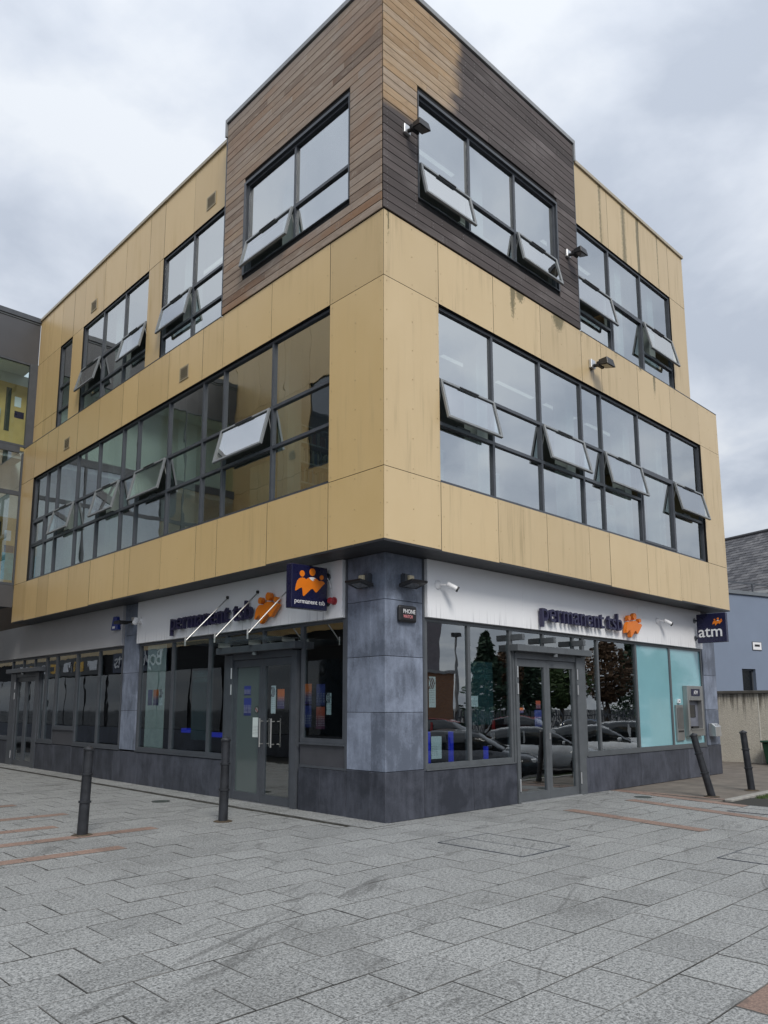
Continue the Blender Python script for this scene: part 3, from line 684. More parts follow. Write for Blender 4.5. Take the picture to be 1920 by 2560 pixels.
def shopwin(F, us, z0, z1, mats, fr, label=None, fw=.055):
    b = MB(); n = len(us)-1
    for i, u in enumerate(us):
        a, c = (u, u+fw) if i == 0 else ((u-fw, u) if i == n else (u-fw/2-.006, u+fw/2+.006))
        b.fb(F, GS, a, c, -.09, -.005, z0, z1)
    for i in range(n):
        a = us[i]+(fw if i == 0 else fw/2+.006); c = us[i+1]-(fw if i == n-1 else fw/2+.006)
        b.fb(F, GS, a, c, -.09, -.006, z0, z0+.075); b.fb(F, GS, a, c, -.09, -.006, z1-.05, z1)
    wob = b.build('shop_window', fr, BLD)
    fbox('sill', fr, wob, F, GS, us[0], us[-1], -.05, .022, z0-.022, z0-.001)
    for i in range(n):
        a = us[i]+(fw if i == 0 else fw/2+.006); c = us[i+1]-(fw if i == n-1 else fw/2+.006)
        fbox('pane', mats[i] if isinstance(mats, (list, tuple)) else mats, wob, F, GS, a-.004, c+.004, -.042, -.034, z0+.071, z1-.046)
    return wob
G_ = M_GLASSG
shopwin('R', [1.392, 2.43, 3.55], .682, 2.918, G_, M_FRAMEL)
shopwin('R', [5.80, 6.335, 7.855, 9.385, 11.02], .682, 2.918, [G_, G_, M_FILM, M_FILM], M_FRAMEL)
shopwin('L', [4.70, 5.285, 6.675, 8.09], .69, 2.918, G_, M_FRAME)
w1 = shopwin('L', [1.424, 2.50], 1.035, 2.918, G_, M_FRAME)
sp = fbox('spandrel_panel', plain('spandrel_grey', (.06, .062, .072), .4), BLD, 'L', GS, 1.424, 2.50, -.06, -.012, .70, 1.01)
f2 = MB(); f2.fb('L', GS, 1.424, 2.5, -.06, .0, .66, .699); f2.build('spandrel_sill', M_FRAME, BLD)
shopwin('L', [8.88, 10.1, 11.36], .69, 2.918, G_, M_FRAME)
shopwin('L', [11.365, 12.64], 1.05, 2.918, G_, M_FRAME); fbox('spandrel_panel', MATS['spandrel_grey'], BLD, 'L', GS, 11.37, 12.64, -.06, -.012, .67, 1.02)
shopwin('L', [12.645, 13.34], .69, 2.918, G_, M_FRAME); shopwin('L', [13.342, 13.727], .69, 2.6, G_, M_FRAME); shopwin('L', [15.9, 17.6], .69, 2.918, G_, M_FRAME)

def door(F, u0, u1, jw0, jw1, fr, leafmats, hinge, name):
    "double door with jambs, leaves, hood; u0,u1 outer limits of the leaves"
    b = MB(); zt = 2.40
    b.fb(F, GS, u0-jw0, u0, -.12, .03, .0, 2.5); b.fb(F, GS, u1, u1+jw1, -.12, .03, .0, 2.5); b.fb(F, GS, u0-.0005, u1+.0005, -.12, .02, zt+.005, 2.515)
    t = b.build('door_frame', fr, BLD); mid = (u0+u1)/2
    for k, (a, c) in enumerate(((u0+.004, mid-.002), (mid+.002, u1-.004))):
        st = .085; q = MB()
        for r4 in ((a, a+st, .02, zt), (c-st, c, .02, zt), (a+st, c-st, .02, .155), (a+st, c-st, zt-.125, zt)): q.fb(F, GS, r4[0], r4[1], -.07, -.01, r4[2], r4[3])
        lf = q.build('door_leaf', fr, BLD)
        fbox('pane', leafmats[k], lf, F, GS, a+st-.004, c-st+.004, -.045, -.037, .151, zt-.121)
        hu = a-.012 if k == 0 else c+.012
        if k in hinge:
            for h0, h1 in ((2.08, 2.27), (1.8, 1.98), (.2, .4)): MB().cyl(W3(F, GS, hu, .042, h0), W3(F, GS, hu, .042, h1), .013, n=8).build('hinge', M_ALU, lf)
    fbox('threshold', M_ALU, BLD, F, GS, u0, u1, -.1, .05, .0, .016)
    return t, mid
drR, mR = door('R', 3.655, 5.50, .05, .22, M_FRAMEL, (G_, G_), (0, 1), 'r')
drL, mL = door('L', 2.70, 4.44, .13, .21, M_FRAME, (G_, M_FROST), (1,), 'l')
dr2, m2_ = door('L', 13.98, 15.45, .25, .4, M_FRAME, (G_, G_), (1,), 's')
def hood(F, u0, u1, d, mat):
    fbox('door_hood', mat, BLD, F, GS, u0, u1, -.02, d, 2.518, 2.63, .006)
    c = MB(); mid = (u0+u1)/2; c.cyl(W3(F, GS, mid, .12, 2.516), W3(F, GS, mid, .12, 2.46), .045, .05, 12); c.build('door_sensor', M_FRAMEL, BLD)
hood('R', 3.5, 5.84, .17, M_FRAMEL); hood('L', 2.46, 4.78, .17, M_FRAME); hood('L', 13.4, 15.9, .17, M_FRAME)
for F, U, m3 in (('R', [3.555, 4.50, 5.48, 5.80], M_FRAMEL), ('L', [2.50, 3.56, 4.70], M_FRAME), ('L', [13.36, 14.2, 15.05, 15.9], M_FRAME)):   # transom lights over the doors
    b = MB()
    for i, u in enumerate(U): b.fb(F, GS, u-.025, u+.025, -.09, -.004, 2.60, 2.918)
    for i in range(len(U)-1): b.fb(F, GS, U[i]+.025, U[i+1]-.025, -.09, -.006, 2.868, 2.918); b.fb(F, GS, U[i]+.025, U[i+1]-.025, -.09, -.006, 2.60, 2.645)
    wob = b.build('transom_window', m3, BLD)
    for i in range(len(U)-1): fbox('pane', G_, wob, F, GS, U[i]+.02, U[i+1]-.02, -.042, -.034, 2.63, 2.88)
fbox('jamb_panel', M_FRAMEL, BLD, 'R', GS, 3.552, 3.604, -.1, .01, .66, 2.60)
fbox('jamb_panel', M_FRAMEL, BLD, 'R', GS, 5.722, 5.80, -.1, .0, 0, 2.60); fbox('jamb_panel', M_FRAME, BLD, 'L', GS, 4.652, 4.70, -.1, .0, 0, 2.60)
# handles
def pull(F, u, z0, z1, leafname, par):
    b = MB(); b.cyl(W3(F, GS, u, .055, z0), W3(F, GS, u, .055, z1), .014, n=10)
    for z in (z0+.05, z1-.05): b.cyl(W3(F, GS, u, -.01, z), W3(F, GS, u, .055, z), .009, n=8)
    b.build('pull_handle', M_STEEL, par)
pull('L', 3.52, .93, 1.40, '', drL); pull('L', 3.20, .93, 1.40, '', drL)
fbox('lock_plate', M_ALU, drR, 'R', GS, 4.595, 4.625, -.01, .004, 1.02, 1.13)
# old canopy brackets over the right door
for x in (3.57, 4.5, 5.47):
    fbox('canopy_bracket', M_FRAMEL, BLD, 'R', GS, x-.035, x+.035, .0, .24, 2.70, 2.80, .004)

# ------------------------------------------------------------------ shop signs and fittings on the ground floor
t = thing('fascia_sign', (5.7, GS-FD, 2.95), 'raised navy "permanent tsb" letters and orange emblem on the fascia above the right doors', 'sign')
letters('permanent tsb', 'R', 4.24, GS-FD-.075, 3.085, 2.80, .07, M_NAVYF, t, bold=.004)
logo('R', 7.50, GS-FD-.08, 3.11, .66, .075, t, False)
t = thing('fascia_sign', (GS-FD, 5.0, 2.95), 'raised navy "permanent tsb" letters and orange emblem behind the canopy rods on the left fascia', 'sign')
letters('permanent tsb', 'L', 6.50, GS-FD-.075, 3.085, 2.80, .07, M_NAVYF, t, bold=.004)
logo('L', 3.24, GS-FD-.08, 3.11, .66, .075, t, False)
# projecting bank sign (left) and atm sign (right)
t = thing('projecting_sign', (.1, 1.76, 3.04), 'square navy hanging sign with orange emblem and "permanent tsb" beside the corner pillar', 'sign')
MB().box(-.26, .42, 1.69, 1.83, 3.04, 3.70).build('sign_box', M_NAVY, t, bevel=.006)
logo('R', .085, 1.688, 3.34, .567, .006, t); letters('permanent tsb', 'R', -.205, 1.687, 3.115, .575, .005, M_PW, t, bold=-.003)
b = MB()
for z in (3.58, 3.18): b.cyl((GS-FD, 1.76, z), (GS-FD-.02, 1.76, z), .06, n=16); b.cyl((GS-FD-.02, 1.76, z), (.42, 1.76, z), .022, n=10)
b.build('sign_bracket', M_FRAME, t)
b = MB(); pts = [(.43, 1.70, 3.55), (.445, 1.66, 3.47), (.47, 1.655, 3.38), (.48, 1.665, 3.30)]
for p, q in zip(pts[:-1], pts[1:]): b.cyl(p, q, .006, n=6)
b.build('cable', M_PW, t)
t = thing('projecting_sign', (10.6, .1, 3.03), 'square navy "atm" sign with small orange emblem at the right end', 'sign')
MB().box(10.55, 10.66, -.25, .42, 3.035, 3.705).build('sign_box', M_NAVY, t, bevel=.006)
letters('atm', 'L', .385, 10.547, 3.17, .54, .005, M_PW, t, bold=.008); logo('L', -.065, 10.548, 3.465, .23, .006, t)
b = MB()
for z in (3.57, 3.16): b.cyl((10.6, GS-FD, z), (10.6, GS-FD-.02, z), .06, n=16); b.cyl((10.6, GS-FD-.02, z), (10.6, .42, z), .02, n=10)
b.build('sign_bracket', M_FRAME, t)
# glass canopy hung on rods over the left door
t = thing('glass_canopy', (0, 3.6, 2.66), 'clear glass canopy hung on three steel rods over the left door', 'canopy')
MB().box(-.42, GS-.03, 2.42, 4.88, 2.672, 2.684).build('canopy_glass', M_GLASSC, t)
for yy in (4.59, 3.64, 2.69):
    b = MB(); b.cyl((GS-FD, yy, 3.55), (-.33, yy, 2.72), .011, n=8); b.build('support_rod', M_STEEL, t)
    b = MB(); b.cyl((GS-FD, yy, 3.55), (GS-FD-.03, yy, 3.55), .03, n=10); b.build('rod_anchor', M_BLACK, t)
    b = MB(); b.cyl((-.34, yy, 2.63), (-.34, yy, 2.78), .016, n=8); b.build('rod_clamp', M_STEEL, t)
    b = MB(); b.box(.33, GS-.0, yy-.02, yy+.02, 2.632, 2.671); b.build('wall_bracket', M_STEEL, t)
# red alarm bell
t = thing('alarm_bell', (GS-FD, 1.62, 3.18), 'red cylindrical fire alarm sounder beside the projecting bank sign', 'alarm')
MB().cyl((GS-FD, 1.60, 3.19), (GS-FD-.03, 1.60, 3.19), .06, n=16).build('base', M_RED, t); MB().lathe((GS-FD-.03, 1.60, 3.19), (GS-FD-1, 1.60, 3.19), [(0, .048), (.012, .05), (.07, .05), (.085, .042)], 16).build('body', M_RED, t)
# alarm box on the pillar
t = thing('alarm_box', (.98, GS, 2.8), 'rounded black "PHONE WATCH" alarm box on the corner pillar', 'alarm box')
MB().fb('R', GS, .79, 1.16, .002, .07, 2.81, 3.06).build('case', M_BLACK, t, bevel=.035, seg=3)
letters('PHONE', 'R', .865, GS-.072, 2.94, .25, .003, M_PW, t, height=.062, bold=.0, single=True, name='lettering'); letters('WATCH', 'R', .865, GS-.072, 2.872, .19, .003, plain('pink_print', (.75, .28, .3), .5), t, height=.048, bold=.0, single=True, name='lettering')
# pillar floodlights
def pillarlamp(F, u, label):
    t = thing('wall_floodlight', W3(F, GS, u, .05, 3.35), label, 'floodlight', 'slim floodlights on the corner pillar'); sg = 1
    fbox('junction_box', M_BEIGE, t, F, GS, u-.05, u+.05, .06, .14, 3.39, 3.5, .006)
    fbox('bracket', M_FRAME, t, F, GS, u-.1, u-.05, .0, .1, 3.36, 3.52); fbox('back_plate', M_FRAME, t, F, GS, u-.07, u+.07, .0, .02, 3.36, 3.54)
    def P(a, d, h): return W3(F, GS, u+a, .05+d*.97+h*.2, 3.35+h+d*.22)
    b = MB(); b.hexa([P(-.19, 0, -.03), P(.19, 0, -.03), P(.17, .26, -.025), P(-.17, .26, -.025), P(-.19, 0, .02), P(.19, 0, .02), P(.17, .26, .01), P(-.17, .26, .01)])
    b.build('lamp_head', M_BLACK, t, recalc=True, bevel=.006)
    b = MB(); b.hexa([P(-.12, .04, -.034), P(.12, .04, -.034), P(.1, .2, -.03), P(-.1, .2, -.03), P(-.12, .04, -.028), P(.12, .04, -.028), P(.1, .2, -.024), P(-.1, .2, -.024)]); b.build('lens', M_LENS, t, recalc=True)
pillarlamp('R', .98, 'slim black floodlight with beige box on the right face of the corner pillar')
pillarlamp('L', .93, 'slim black floodlight with beige box on the left face of the corner pillar')
# security cameras
def bullet(x, z, label):
    t = thing('security_camera', (x, GS-FD, z), label, 'camera', 'white security cameras on the fascias'); y = GS-FD
    MB().lathe((x, y, z), (x, y-1, z), [(0, .07), (.02, .068), (.04, .045), (.05, .03)], 16).build('mount', M_PW, t)
    MB().cyl((x, y-.045, z), (x+.11, y-.13, z-.015), .017, n=10).build('arm', M_PW, t)
    a = Vector((x+.08, y-.12, z+.01)); d = Vector((.62, -.62, -.48)).normalized()
    MB().lathe(a, a+d, [(0, .036), (.01, .042), (.17, .042)], 14).build('body', M_PW, t); MB().lathe(a+d*.17, a+d*2, [(0, .0425), (.03, .044), (.031, .036)], 14).build('lens_hood', M_BLACK, t)
bullet(1.62, 3.44, 'white bullet camera at the left end of the right fascia, next to the pillar'); bullet(8.74, 3.43, 'white bullet camera between the orange emblem and the atm sign')
t = thing('security_camera', (GS-FD, 7.95, 3.40), 'small white camera at the far end of the left white fascia', 'camera', 'white security cameras on the fascias')
MB().lathe((GS-FD, 7.95, 3.40), (-1, 7.95, 3.40), [(0, .07), (.03, .068), (.05, .03), (.11, .03)], 14).build('mount', M_PW, t)
MB().lathe((GS-FD-.10, 7.95, 3.45), (GS-FD-.25, 7.95, 3.1), [(0, .04), (.01, .055), (.12, .055), (.15, .035)], 14).build('body', M_PW, t); MB().lathe((GS-FD-.15, 7.95, 3.33), (GS-FD-.3, 7.95, 2.98), [(0, .04), (.015, .04)], 12).build('lens', M_BLACK, t)
# blue bell box and lamp on the far pillar
t = thing('bell_box', (GS-.0, 9.1, 3.28), 'blue triangular burglar alarm box at the end of the grey fascia', 'alarm box')
v = [(GS-FD, 9.24, 3.28), (GS-FD, 8.9, 3.28), (GS-FD, 9.0, 3.58), (GS-FD, 9.14, 3.58)]
MB().prism(v, (-.09, 0, 0)).build('case', M_BLUE, t, recalc=True, bevel=.012); fbox('white_label', M_PW, t, 'L', GS, 9.02, 9.15, FD+.0905, FD+.092, 3.31, 3.36)
t = thing('wall_floodlight', (GS, 8.5, 3.4), 'black floodlight on the pillar between the two left shopfronts', 'floodlight')
fbox('back_plate', M_ALU, t, 'L', GS, 8.38, 8.5, 0, .03, 3.36, 3.52); MB().cyl((GS-.03, 8.45, 3.42), (GS-.16, 8.55, 3.40), .03, n=8).build('arm', M_BLACK, t)
MB().box(GS-.36, GS-.13, 8.40, 8.66, 3.36, 3.43).build('lamp_head', M_BLACK, t, bevel=.01); MB().box(GS-.34, GS-.15, 8.43, 8.63, 3.353, 3.359).build('lens', M_LENS, t)
# upper floodlights
def flood(x, z, pl, label, s=1.0):
    t = thing('floodlight', (x, pl, z), label, 'floodlight', 'black floodlights on the right facade'); y = pl
    MB().box(x-.09*s, x+.07*s, y-.06*s, y, z-.02, z+.15*s).build('junction_box', M_ALU, t, bevel=.006)
    b = MB(); b.cyl((x+.0, y-.05, z+.03), (x+.06, y-.2*s, z+.03), .035*s, n=10); b.box(x-.06*s, x+.14*s, y-.20*s, y-.15*s, z-.03*s, z+.06*s); b.build('arm', M_BLACK, t)
    b = MB()
    def P(u, d, h): return (x+.08+u*s, y-(.17+d*.97+h*.12)*s, z+.05+(h*.97-d*.10)*s)
    b.hexa([P(-.13, .02, -.05), P(.13, .02, -.05), P(.15, .24, -.075), P(-.15, .24, -.075), P(-.11, 0, .06), P(.11, 0, .06), P(.12, .19, .085), P(-.12, .19, .085)])
    b.build('lamp_head', M_BLACK, t, recalc=True, bevel=.008)
    b = MB(); b.hexa([P(-.11, .04, -.0615), P(.11, .04, -.0615), P(.125, .215, -.081), P(-.125, .215, -.081), P(-.11, .04, -.053), P(.11, .04, -.053), P(.125, .215, -.072), P(-.125, .215, -.072)]); b.build('lens', M_LENS, t, recalc=True)
flood(.45, 10.17, -.022, 'black floodlight left of the timber box window, near the corner', .85); flood(4.86, 10.08, -.022, 'black floodlight on dark timber right of the window', .85)
flood(5.60, 8.08, 0, 'large black floodlight on the gold band below the third floor', 1.0)
# cash machine, steel panel, cigarette bin
t = thing('cash_machine', (10.4, GS, .9), 'steel cash machine with dark "ATM" header set in the frosted window', 'cash machine')
b = MB()
for q in ((9.98, 10.06, .92, 2.05), (10.70, 10.78, .92, 2.05), (10.0601, 10.6999, 1.72, 2.05), (10.0601, 10.6999, .92, 1.06)): b.fb('R', GS, q[0], q[1], -.03, .08, q[2], q[3])
b.build('surround', M_STEEL, t, bevel=.006); fbox('recess_back', plain('recess_grey', (.17, .18, .22), .4), t, 'R', GS, 10.06, 10.70, -.031, -.028, 1.06, 1.72)
fbox('screen', plain('dark_screen', (.012, .014, .02), .15, coat=.5), t, 'R', GS, 10.2, 10.55, -.0275, -.015, 1.34, 1.62); fbox('shelf', M_STEEL, t, 'R', GS, 10.0605, 10.6995, -.0275, .10, 1.062, 1.09)
fbox('keypad', M_BLACK, t, 'R', GS, 10.2, 10.5, .0, .07, 1.091, 1.14); fbox('header_plate', M_NAVY, t, 'R', GS, 10.17, 10.61,   .081, .085, 1.82, 1.98); letters('ATM', 'R', 10.29, GS-.087, 1.86, .2, .003, M_PW, t, height=.085, bold=.01, single=True, name='lettering')
t = thing('deposit_panel', (9.7, GS, .83), 'tall narrow steel deposit panel left of the cash machine', 'deposit box'); fbox('plate', M_STEEL, t, 'R', GS, 9.53, 9.88, -.03, .012, .84, 1.62, .004)
fbox('flap', plain('steel_dark', (.35, .35, .35), .35, 1), t, 'R', GS, 9.57, 9.84, .0125, .026, 1.10, 1.56, .004); fbox('slot', M_BLACK, t, 'R', GS, 9.58, 9.83, .0125, .018, 1.02, 1.06)
t = thing('door_button', (9.72, GS, 1.68), 'tiny white button plate above the steel deposit panel', 'button'); fbox('plate', M_PW, t, 'R', GS, 9.67, 9.77, -.03, .006, 1.66, 1.75); fbox('button', M_BLACK, t, 'R', GS, 9.70, 9.73, .0065, .010, 1.685, 1.715)
t = thing('cigarette_bin', (11.3, GS, .88), 'small steel cigarette bin with sloping top on the end pillar', 'bin')
MB().prism([(11.16, GS-.005, .89), (11.16, GS-.005, 1.19), (11.16, GS-.08, 1.19), (11.16, GS-.17, 1.12), (11.16, GS-.17, .89)], (.3, 0, 0)).build('body', M_ALU, t, recalc=True, bevel=.006); MB().box(11.24, 11.27, GS-.14, GS-.10, 1.147, 1.158).add(MB().box(11.34, 11.37, GS-.14, GS-.10, 1.147, 1.158)).build('stub_holes', M_BLACK, t)

# posters and notices stuck to the inside of the glass ------------------
def poster_mat(name, top, bot):
    if name in MATS: return MATS[name]
    b = NB(name); q = b.n('ShaderNodeTexCoord'); s2 = b.n('ShaderNodeSeparateXYZ'); b.l(q.outputs['Generated'], s2.inputs[0]); z = s2.outputs[2]
    c = b.mix(b.smooth(z, .3, .75), bot, top)
    ln = b.math('MULTIPLY', b.math('LESS_THAN', b.math('FRACT', b.math('MULTIPLY', z, 13)), .38), b.math('GREATER_THAN', b.noise(b.scaled(30, 30, 1), 2, 2), .47))
    ln = b.math('MULTIPLY', ln, b.math('MULTIPLY', b.math('GREATER_THAN', z, .14), b.math('LESS_THAN', z, .62)))
    c = b.mix(b.math('MULTIPLY', ln, .5), c, (.55, .55, .6) if sum(bot) < 1 else (.1, .1, .12)); MATS[name] = b.done(b.bsdf(c, .4)); return MATS[name]
PM = {'navy': poster_mat('poster_navy', (.04, .055, .24), (.03, .04, .15)), 'orange': poster_mat('poster_orange', (.80, .20, .05), (.06, .04, .15)), 'white': poster_mat('poster_white', (.74, .84, .87), (.74, .84, .87)),
      'red': poster_mat('poster_red', (.45, .09, .05), (.12, .03, .07)), 'notice': poster_mat('poster_notice', (.72, .78, .76), (.7, .76, .74))}
def poster(F, u0, u1, z0, z1, kind, label, d=-.0455, stripes=False):
    u0, u1 = sorted((u0, u1)); t = thing('poster', W3(F, GS, (u0+u1)/2, d, z0), label, 'poster', 'posters on the shop glass')
    fbox('sheet', PM[kind], t, F, GS, u0, u1, d, d+.002, z0, z1)
    if stripes:
        zc = z1-(z1-z0)*.22; w2 = (u1-u0); b = MB(); sgn = 1 if F == 'R' else -1; uc = (u0+u1)/2
        for k, o2 in enumerate((-.28, -.02, .24)):
            for s3 in (1, -1):
                P = [(uc+sgn*w2*(o2+.18*0), zc), (uc+sgn*w2*(o2+.16), zc), (uc+sgn*w2*(o2+.16-.28), zc+s3*.085), (uc+sgn*w2*(o2-.28), zc+s3*.085)]
                b.prism([W3(F, GS, p[0], d+.0022, p[1]) for p in P], Vector(W3(F, 0, 0, .001, 0))-Vector(W3(F, 0, 0, 0, 0)))
        b.build('chevron_print', plain('print_dark', (.05, .04, .06), .5), t, recalc=True)
poster('L', 7.71, 7.52, 1.62, 1.94, 'navy', 'navy poster, leftmost of three in the first bank window'); poster('L', 7.48, 7.26, 1.62, 1.94, 'orange', 'orange and navy poster, middle of three in the first bank window'); poster('L', 7.22, 7.07, 1.62, 1.93, 'white', 'narrow white poster, rightmost of three in the first bank window', stripes=True)
poster('L', 4.14, 3.94, 1.79, 1.95, 'navy', 'small navy sticker at the top of the frosted door leaf', d=-.0365); poster('L', 4.14, 3.92, 1.44, 1.74, 'navy', 'navy poster below the small sticker on the frosted door leaf', d=-.0365)
poster('L', 3.86, 3.64, 1.08, 1.41, 'notice', 'white paper notice on the frosted door leaf near the handle', d=-.0365); poster('L', 3.35, 3.22, 1.48, 1.94, 'white', 'narrow white chevron poster on the dark left door leaf', stripes=True); poster('L', 3.17, 2.98, 1.56, 1.88, 'orange', 'orange poster on the dark left door leaf')
poster('L', 2.44, 2.27, 1.63, 1.95, 'orange', 'upper orange poster at the left edge of the small window by the pillar'); poster('L', 2.44, 2.27, 1.27, 1.61, 'navy', 'lower navy poster at the left edge of the small window by the pillar')
poster('L', 2.15, 1.94, 1.61, 1.94, 'navy', 'upper navy poster in the middle of the small window by the pillar'); poster('L', 2.15, 1.94, 1.25, 1.59, 'red', 'lower red poster in the middle of the small window by the pillar'); poster('L', 1.9, 1.79, 1.47, 1.80, 'white', 'narrow white chevron poster in the small window by the pillar', stripes=True)
poster('R', 1.52, 1.67, 1.58, 2.04, 'white', 'narrow white chevron poster in the window right of the pillar', stripes=True); poster('R', 1.56, 1.79, .82, 1.15, 'white', 'pale blank notice low in the window right of the pillar'); poster('R', 2.51, 2.68, 1.59, 1.76, 'white', 'small pale sticker left of the right doors')
poster('R', 4.27, 4.41, 1.55, 1.69, 'red', 'small red sticker on the left leaf of the right doors'); poster('R', 4.22, 4.43, 1.24, 1.53, 'navy', 'navy notice under the red sticker on the right doors'); poster('R', 3.78, 3.90, 1.48, 1.57, 'orange', 'tiny orange sticker on the right doors')
def nosmoke():
    t = thing('no_smoking_sticker', (GS+.0331, 3.75, 1.44), 'round no smoking sticker on the frosted door leaf', 'sticker'); b = MB()
    c = (3.75, 1.54)
    ring = [(c[0]+.06*math.cos(i*math.pi/9), c[1]+.06*math.sin(i*math.pi/9)) for i in range(18)]; MB().prism([(GS+.0365, *p) for p in ring], (-.002, 0, 0)).build('disc', M_BLACK, t, recalc=True)
    ring = [(c[0]+.045*math.cos(i*math.pi/9), c[1]+.045*math.sin(i*math.pi/9)) for i in range(18)]; MB().prism([(GS+.0342, *p) for p in ring], (-.001, 0, 0)).build('face', plain('sticker_grey', (.25, .27, .26), .5), t, recalc=True)
    MB().hexa([(GS+.0331, 3.71, 1.515), (GS+.0331, 3.78, 1.57), (GS+.0331, 3.79, 1.56), (GS+.0331, 3.72, 1.505), (GS+.0321, 3.71, 1.515), (GS+.0321, 3.78, 1.57), (GS+.0321, 3.79, 1.56), (GS+.0321, 3.72, 1.505)]).build('bar', M_RED, t, recalc=True)
nosmoke()
M_TEAL = plain('teal_board', (.012, .05, .06), .5); M_TEALT = plain('teal_text', (.05, .15, .16), .5)
t = thing('awareness_board', (GS+.14, 5.7, .97), 'dark teal "COVID-19 AWARENESS" board hung inside the left bank window', 'poster'); MB().box(GS+.13, GS+.145, 5.36, 6.08, .97, 2.28).build('board', M_TEAL, t)
letters('COVID-19', 'L', 6.0, GS+.128, 2.16, .5, .003, M_TEALT, t, height=.08, single=True, name='lettering'); letters('AWARENESS', 'L', 6.0, GS+.128, 2.05, .58, .003, M_TEALT, t, height=.08, single=True, name='lettering')
t = thing('awareness_board', (2.85, GS+.14, 1.3), 'dark teal "COVID-19 AWARENESS" board inside the window left of the right doors', 'poster'); MB().box(2.52, 3.18, GS+.13, GS+.145, 1.3, 2.32).build('board', M_TEAL, t)
letters('COVID-19', 'R', 2.58, GS+.128, 2.15, .46, .003, M_TEALT, t, height=.075, single=True, name='lettering'); letters('AWARENESS', 'R', 2.58, GS+.128, 2.03, .54, .003, M_TEALT, t, height=.075, single=True, name='lettering')
t = tag(MB().box(GS+.046, GS+.056, 7.02, 7.80, .77, 2.86).build('window_blind', plain('pale_blind', (.52, .58, .55), .7), None), 'pale grey green vertical blind in the first bank window', 'blind')
for (x, z0, z1, lb) in ((2.0, .1, 1.20, 'blue lit strip at the left edge of the window beside the pillar'), (2.55, .1, 1.19, 'blue lit strip in the middle of the window beside the pillar'), (3.45, .1, .92, 'short blue lit strip near the right doors')):
    t = thing('light_column', (x, 1.1, 0), lb, 'lamp', 'blue light strips inside the bank'); MB().box(x-.03, x+.03, 1.05, 1.11, .0, z1).build('lit_strip', M_LED, t); MB().box(x-.05, x+.05, 1.112, 1.16, .0, z1+.02).build('post', M_INTD, t)
for (y, z, lb) in ((6.15, 1.0, 'blue lit counter edge behind the left bank window'), (7.25, 1.06, 'blue lit counter corner behind the pale blind')):
    t = thing('counter_light', (1.25, y, z), lb, 'lamp', 'blue light strips inside the bank'); MB().box(1.2, 1.26, y-.3, y+.1, z, z+.09).build('lit_strip', M_LED, t); MB().box(1.265, 1.7, y-.32, y+.12, .0, z+.1).build('counter', M_INTD, t)

# ------------------------------------------------------------------ things inside the upper floors
t = thing('bookcase', (.6, 2.75, 4.57), 'white bookcase full of books behind the corner window of the second floor', 'bookcase')
b = MB(); b.box(.55, .59, 2.62, 2.95, 4.57, 6.35); b.box(2.2, 2.24, 2.62, 2.95, 4.57, 6.35); b.box(.591, 2.199, 2.93, 2.95, 4.57, 6.35)
for z in (4.62, 4.97, 5.32, 5.67, 6.02, 6.32): b.box(.591, 2.199, 2.63, 2.929, z, z+.025)
b.build('carcass', M_INT, t); groups = {}
for z in (4.646, 4.996, 5.346, 5.696, 6.046):
    x = .6
    while x < 2.17:
        w2 = rnd.uniform(.018, .045); h = rnd.uniform(.18, .27); c = rnd.choice(['a', 'b', 'c', 'd', 'e']); groups.setdefault(c, MB()).box(x, x+w2-.002, 2.64+rnd.uniform(0, .03), 2.9, z, z+h); x += w2
for c, col in (('a', (.35, .3, .22)), ('b', (.09, .14, .22)), ('c', (.22, .07, .05)), ('d', (.5, .47, .4)), ('e', (.06, .07, .06))): tag(groups[c].build('books', plain('book_'+c, col, .6), t), kind='stuff')
def ceiling_lamp(x0, x1, y0, y1, z, lb):
    t = thing('ceiling_lamp', ((x0+x1)/2, (y0+y1)/2, z), lb, 'lamp', 'strip lamps on the upper ceilings'); MB().box(x0, x1, y0, y1, z-.05, z).build('housing', M_PW, t); MB().box(x0+.01, x1-.01, y0+.01, y1-.01, z-.062, z-.0505).build('diffuser', M_LAMP, t)
for i, x in enumerate((2.66, 4.25, 5.85, 7.45)):
    ceiling_lamp(x, x+1.2, 1.22, 1.32, 7.855, 'white strip lamp %s along the right second floor ceiling' % ('nearest the corner', 'second from the corner', 'third from the corner', 'farthest from the corner')[i])
for i, y in enumerate((2.2, 5.2, 8.2, 11.2)):
    ceiling_lamp(1.9, 2.0, y, y+1.5, 7.855, 'white strip lamp %s along the left second floor ceiling' % ('nearest the corner', 'second from the corner', 'third from the corner', 'farthest from the corner')[i])
ceiling_lamp(1.6, 3.4, 1.5, 1.6, 11.945, 'white strip lamp on the ceiling of the timber box room'); ceiling_lamp(1.6, 1.7, 6, 8, 11.945, 'white strip lamp on the left third floor ceiling'); ceiling_lamp(6.4, 8.4, 1.5, 1.6, 11.945, 'white strip lamp on the right third floor ceiling')
def cabinet(x0, x1, y0, y1, z0, h, lb, mat=None):
    t = thing('cabinet', ((x0+x1)/2, (y0+y1)/2, z0), lb, 'cabinet', 'office cabinets by the upper windows'); MB().box(x0, x1, y0, y1, z0, z0+h).build('carcass', mat or M_INT, t, bevel=.005); MB().box(x0-.01, x1+.01, y0-.01, y1+.01, z0+h+.001, z0+h+.03).build('top', mat or M_INT, t)
cabinet(1.35, 1.75, .45, .9, 4.57, 1.0, 'white cabinet behind the right window nearest the corner'); cabinet(2.75, 3.25, .5, 1.0, 4.57, .95, 'white cabinet in the second right window from the corner'); cabinet(6.5, 7.2, .5, 1.0, 4.57, 1.1, 'white cabinet behind the wide right window')
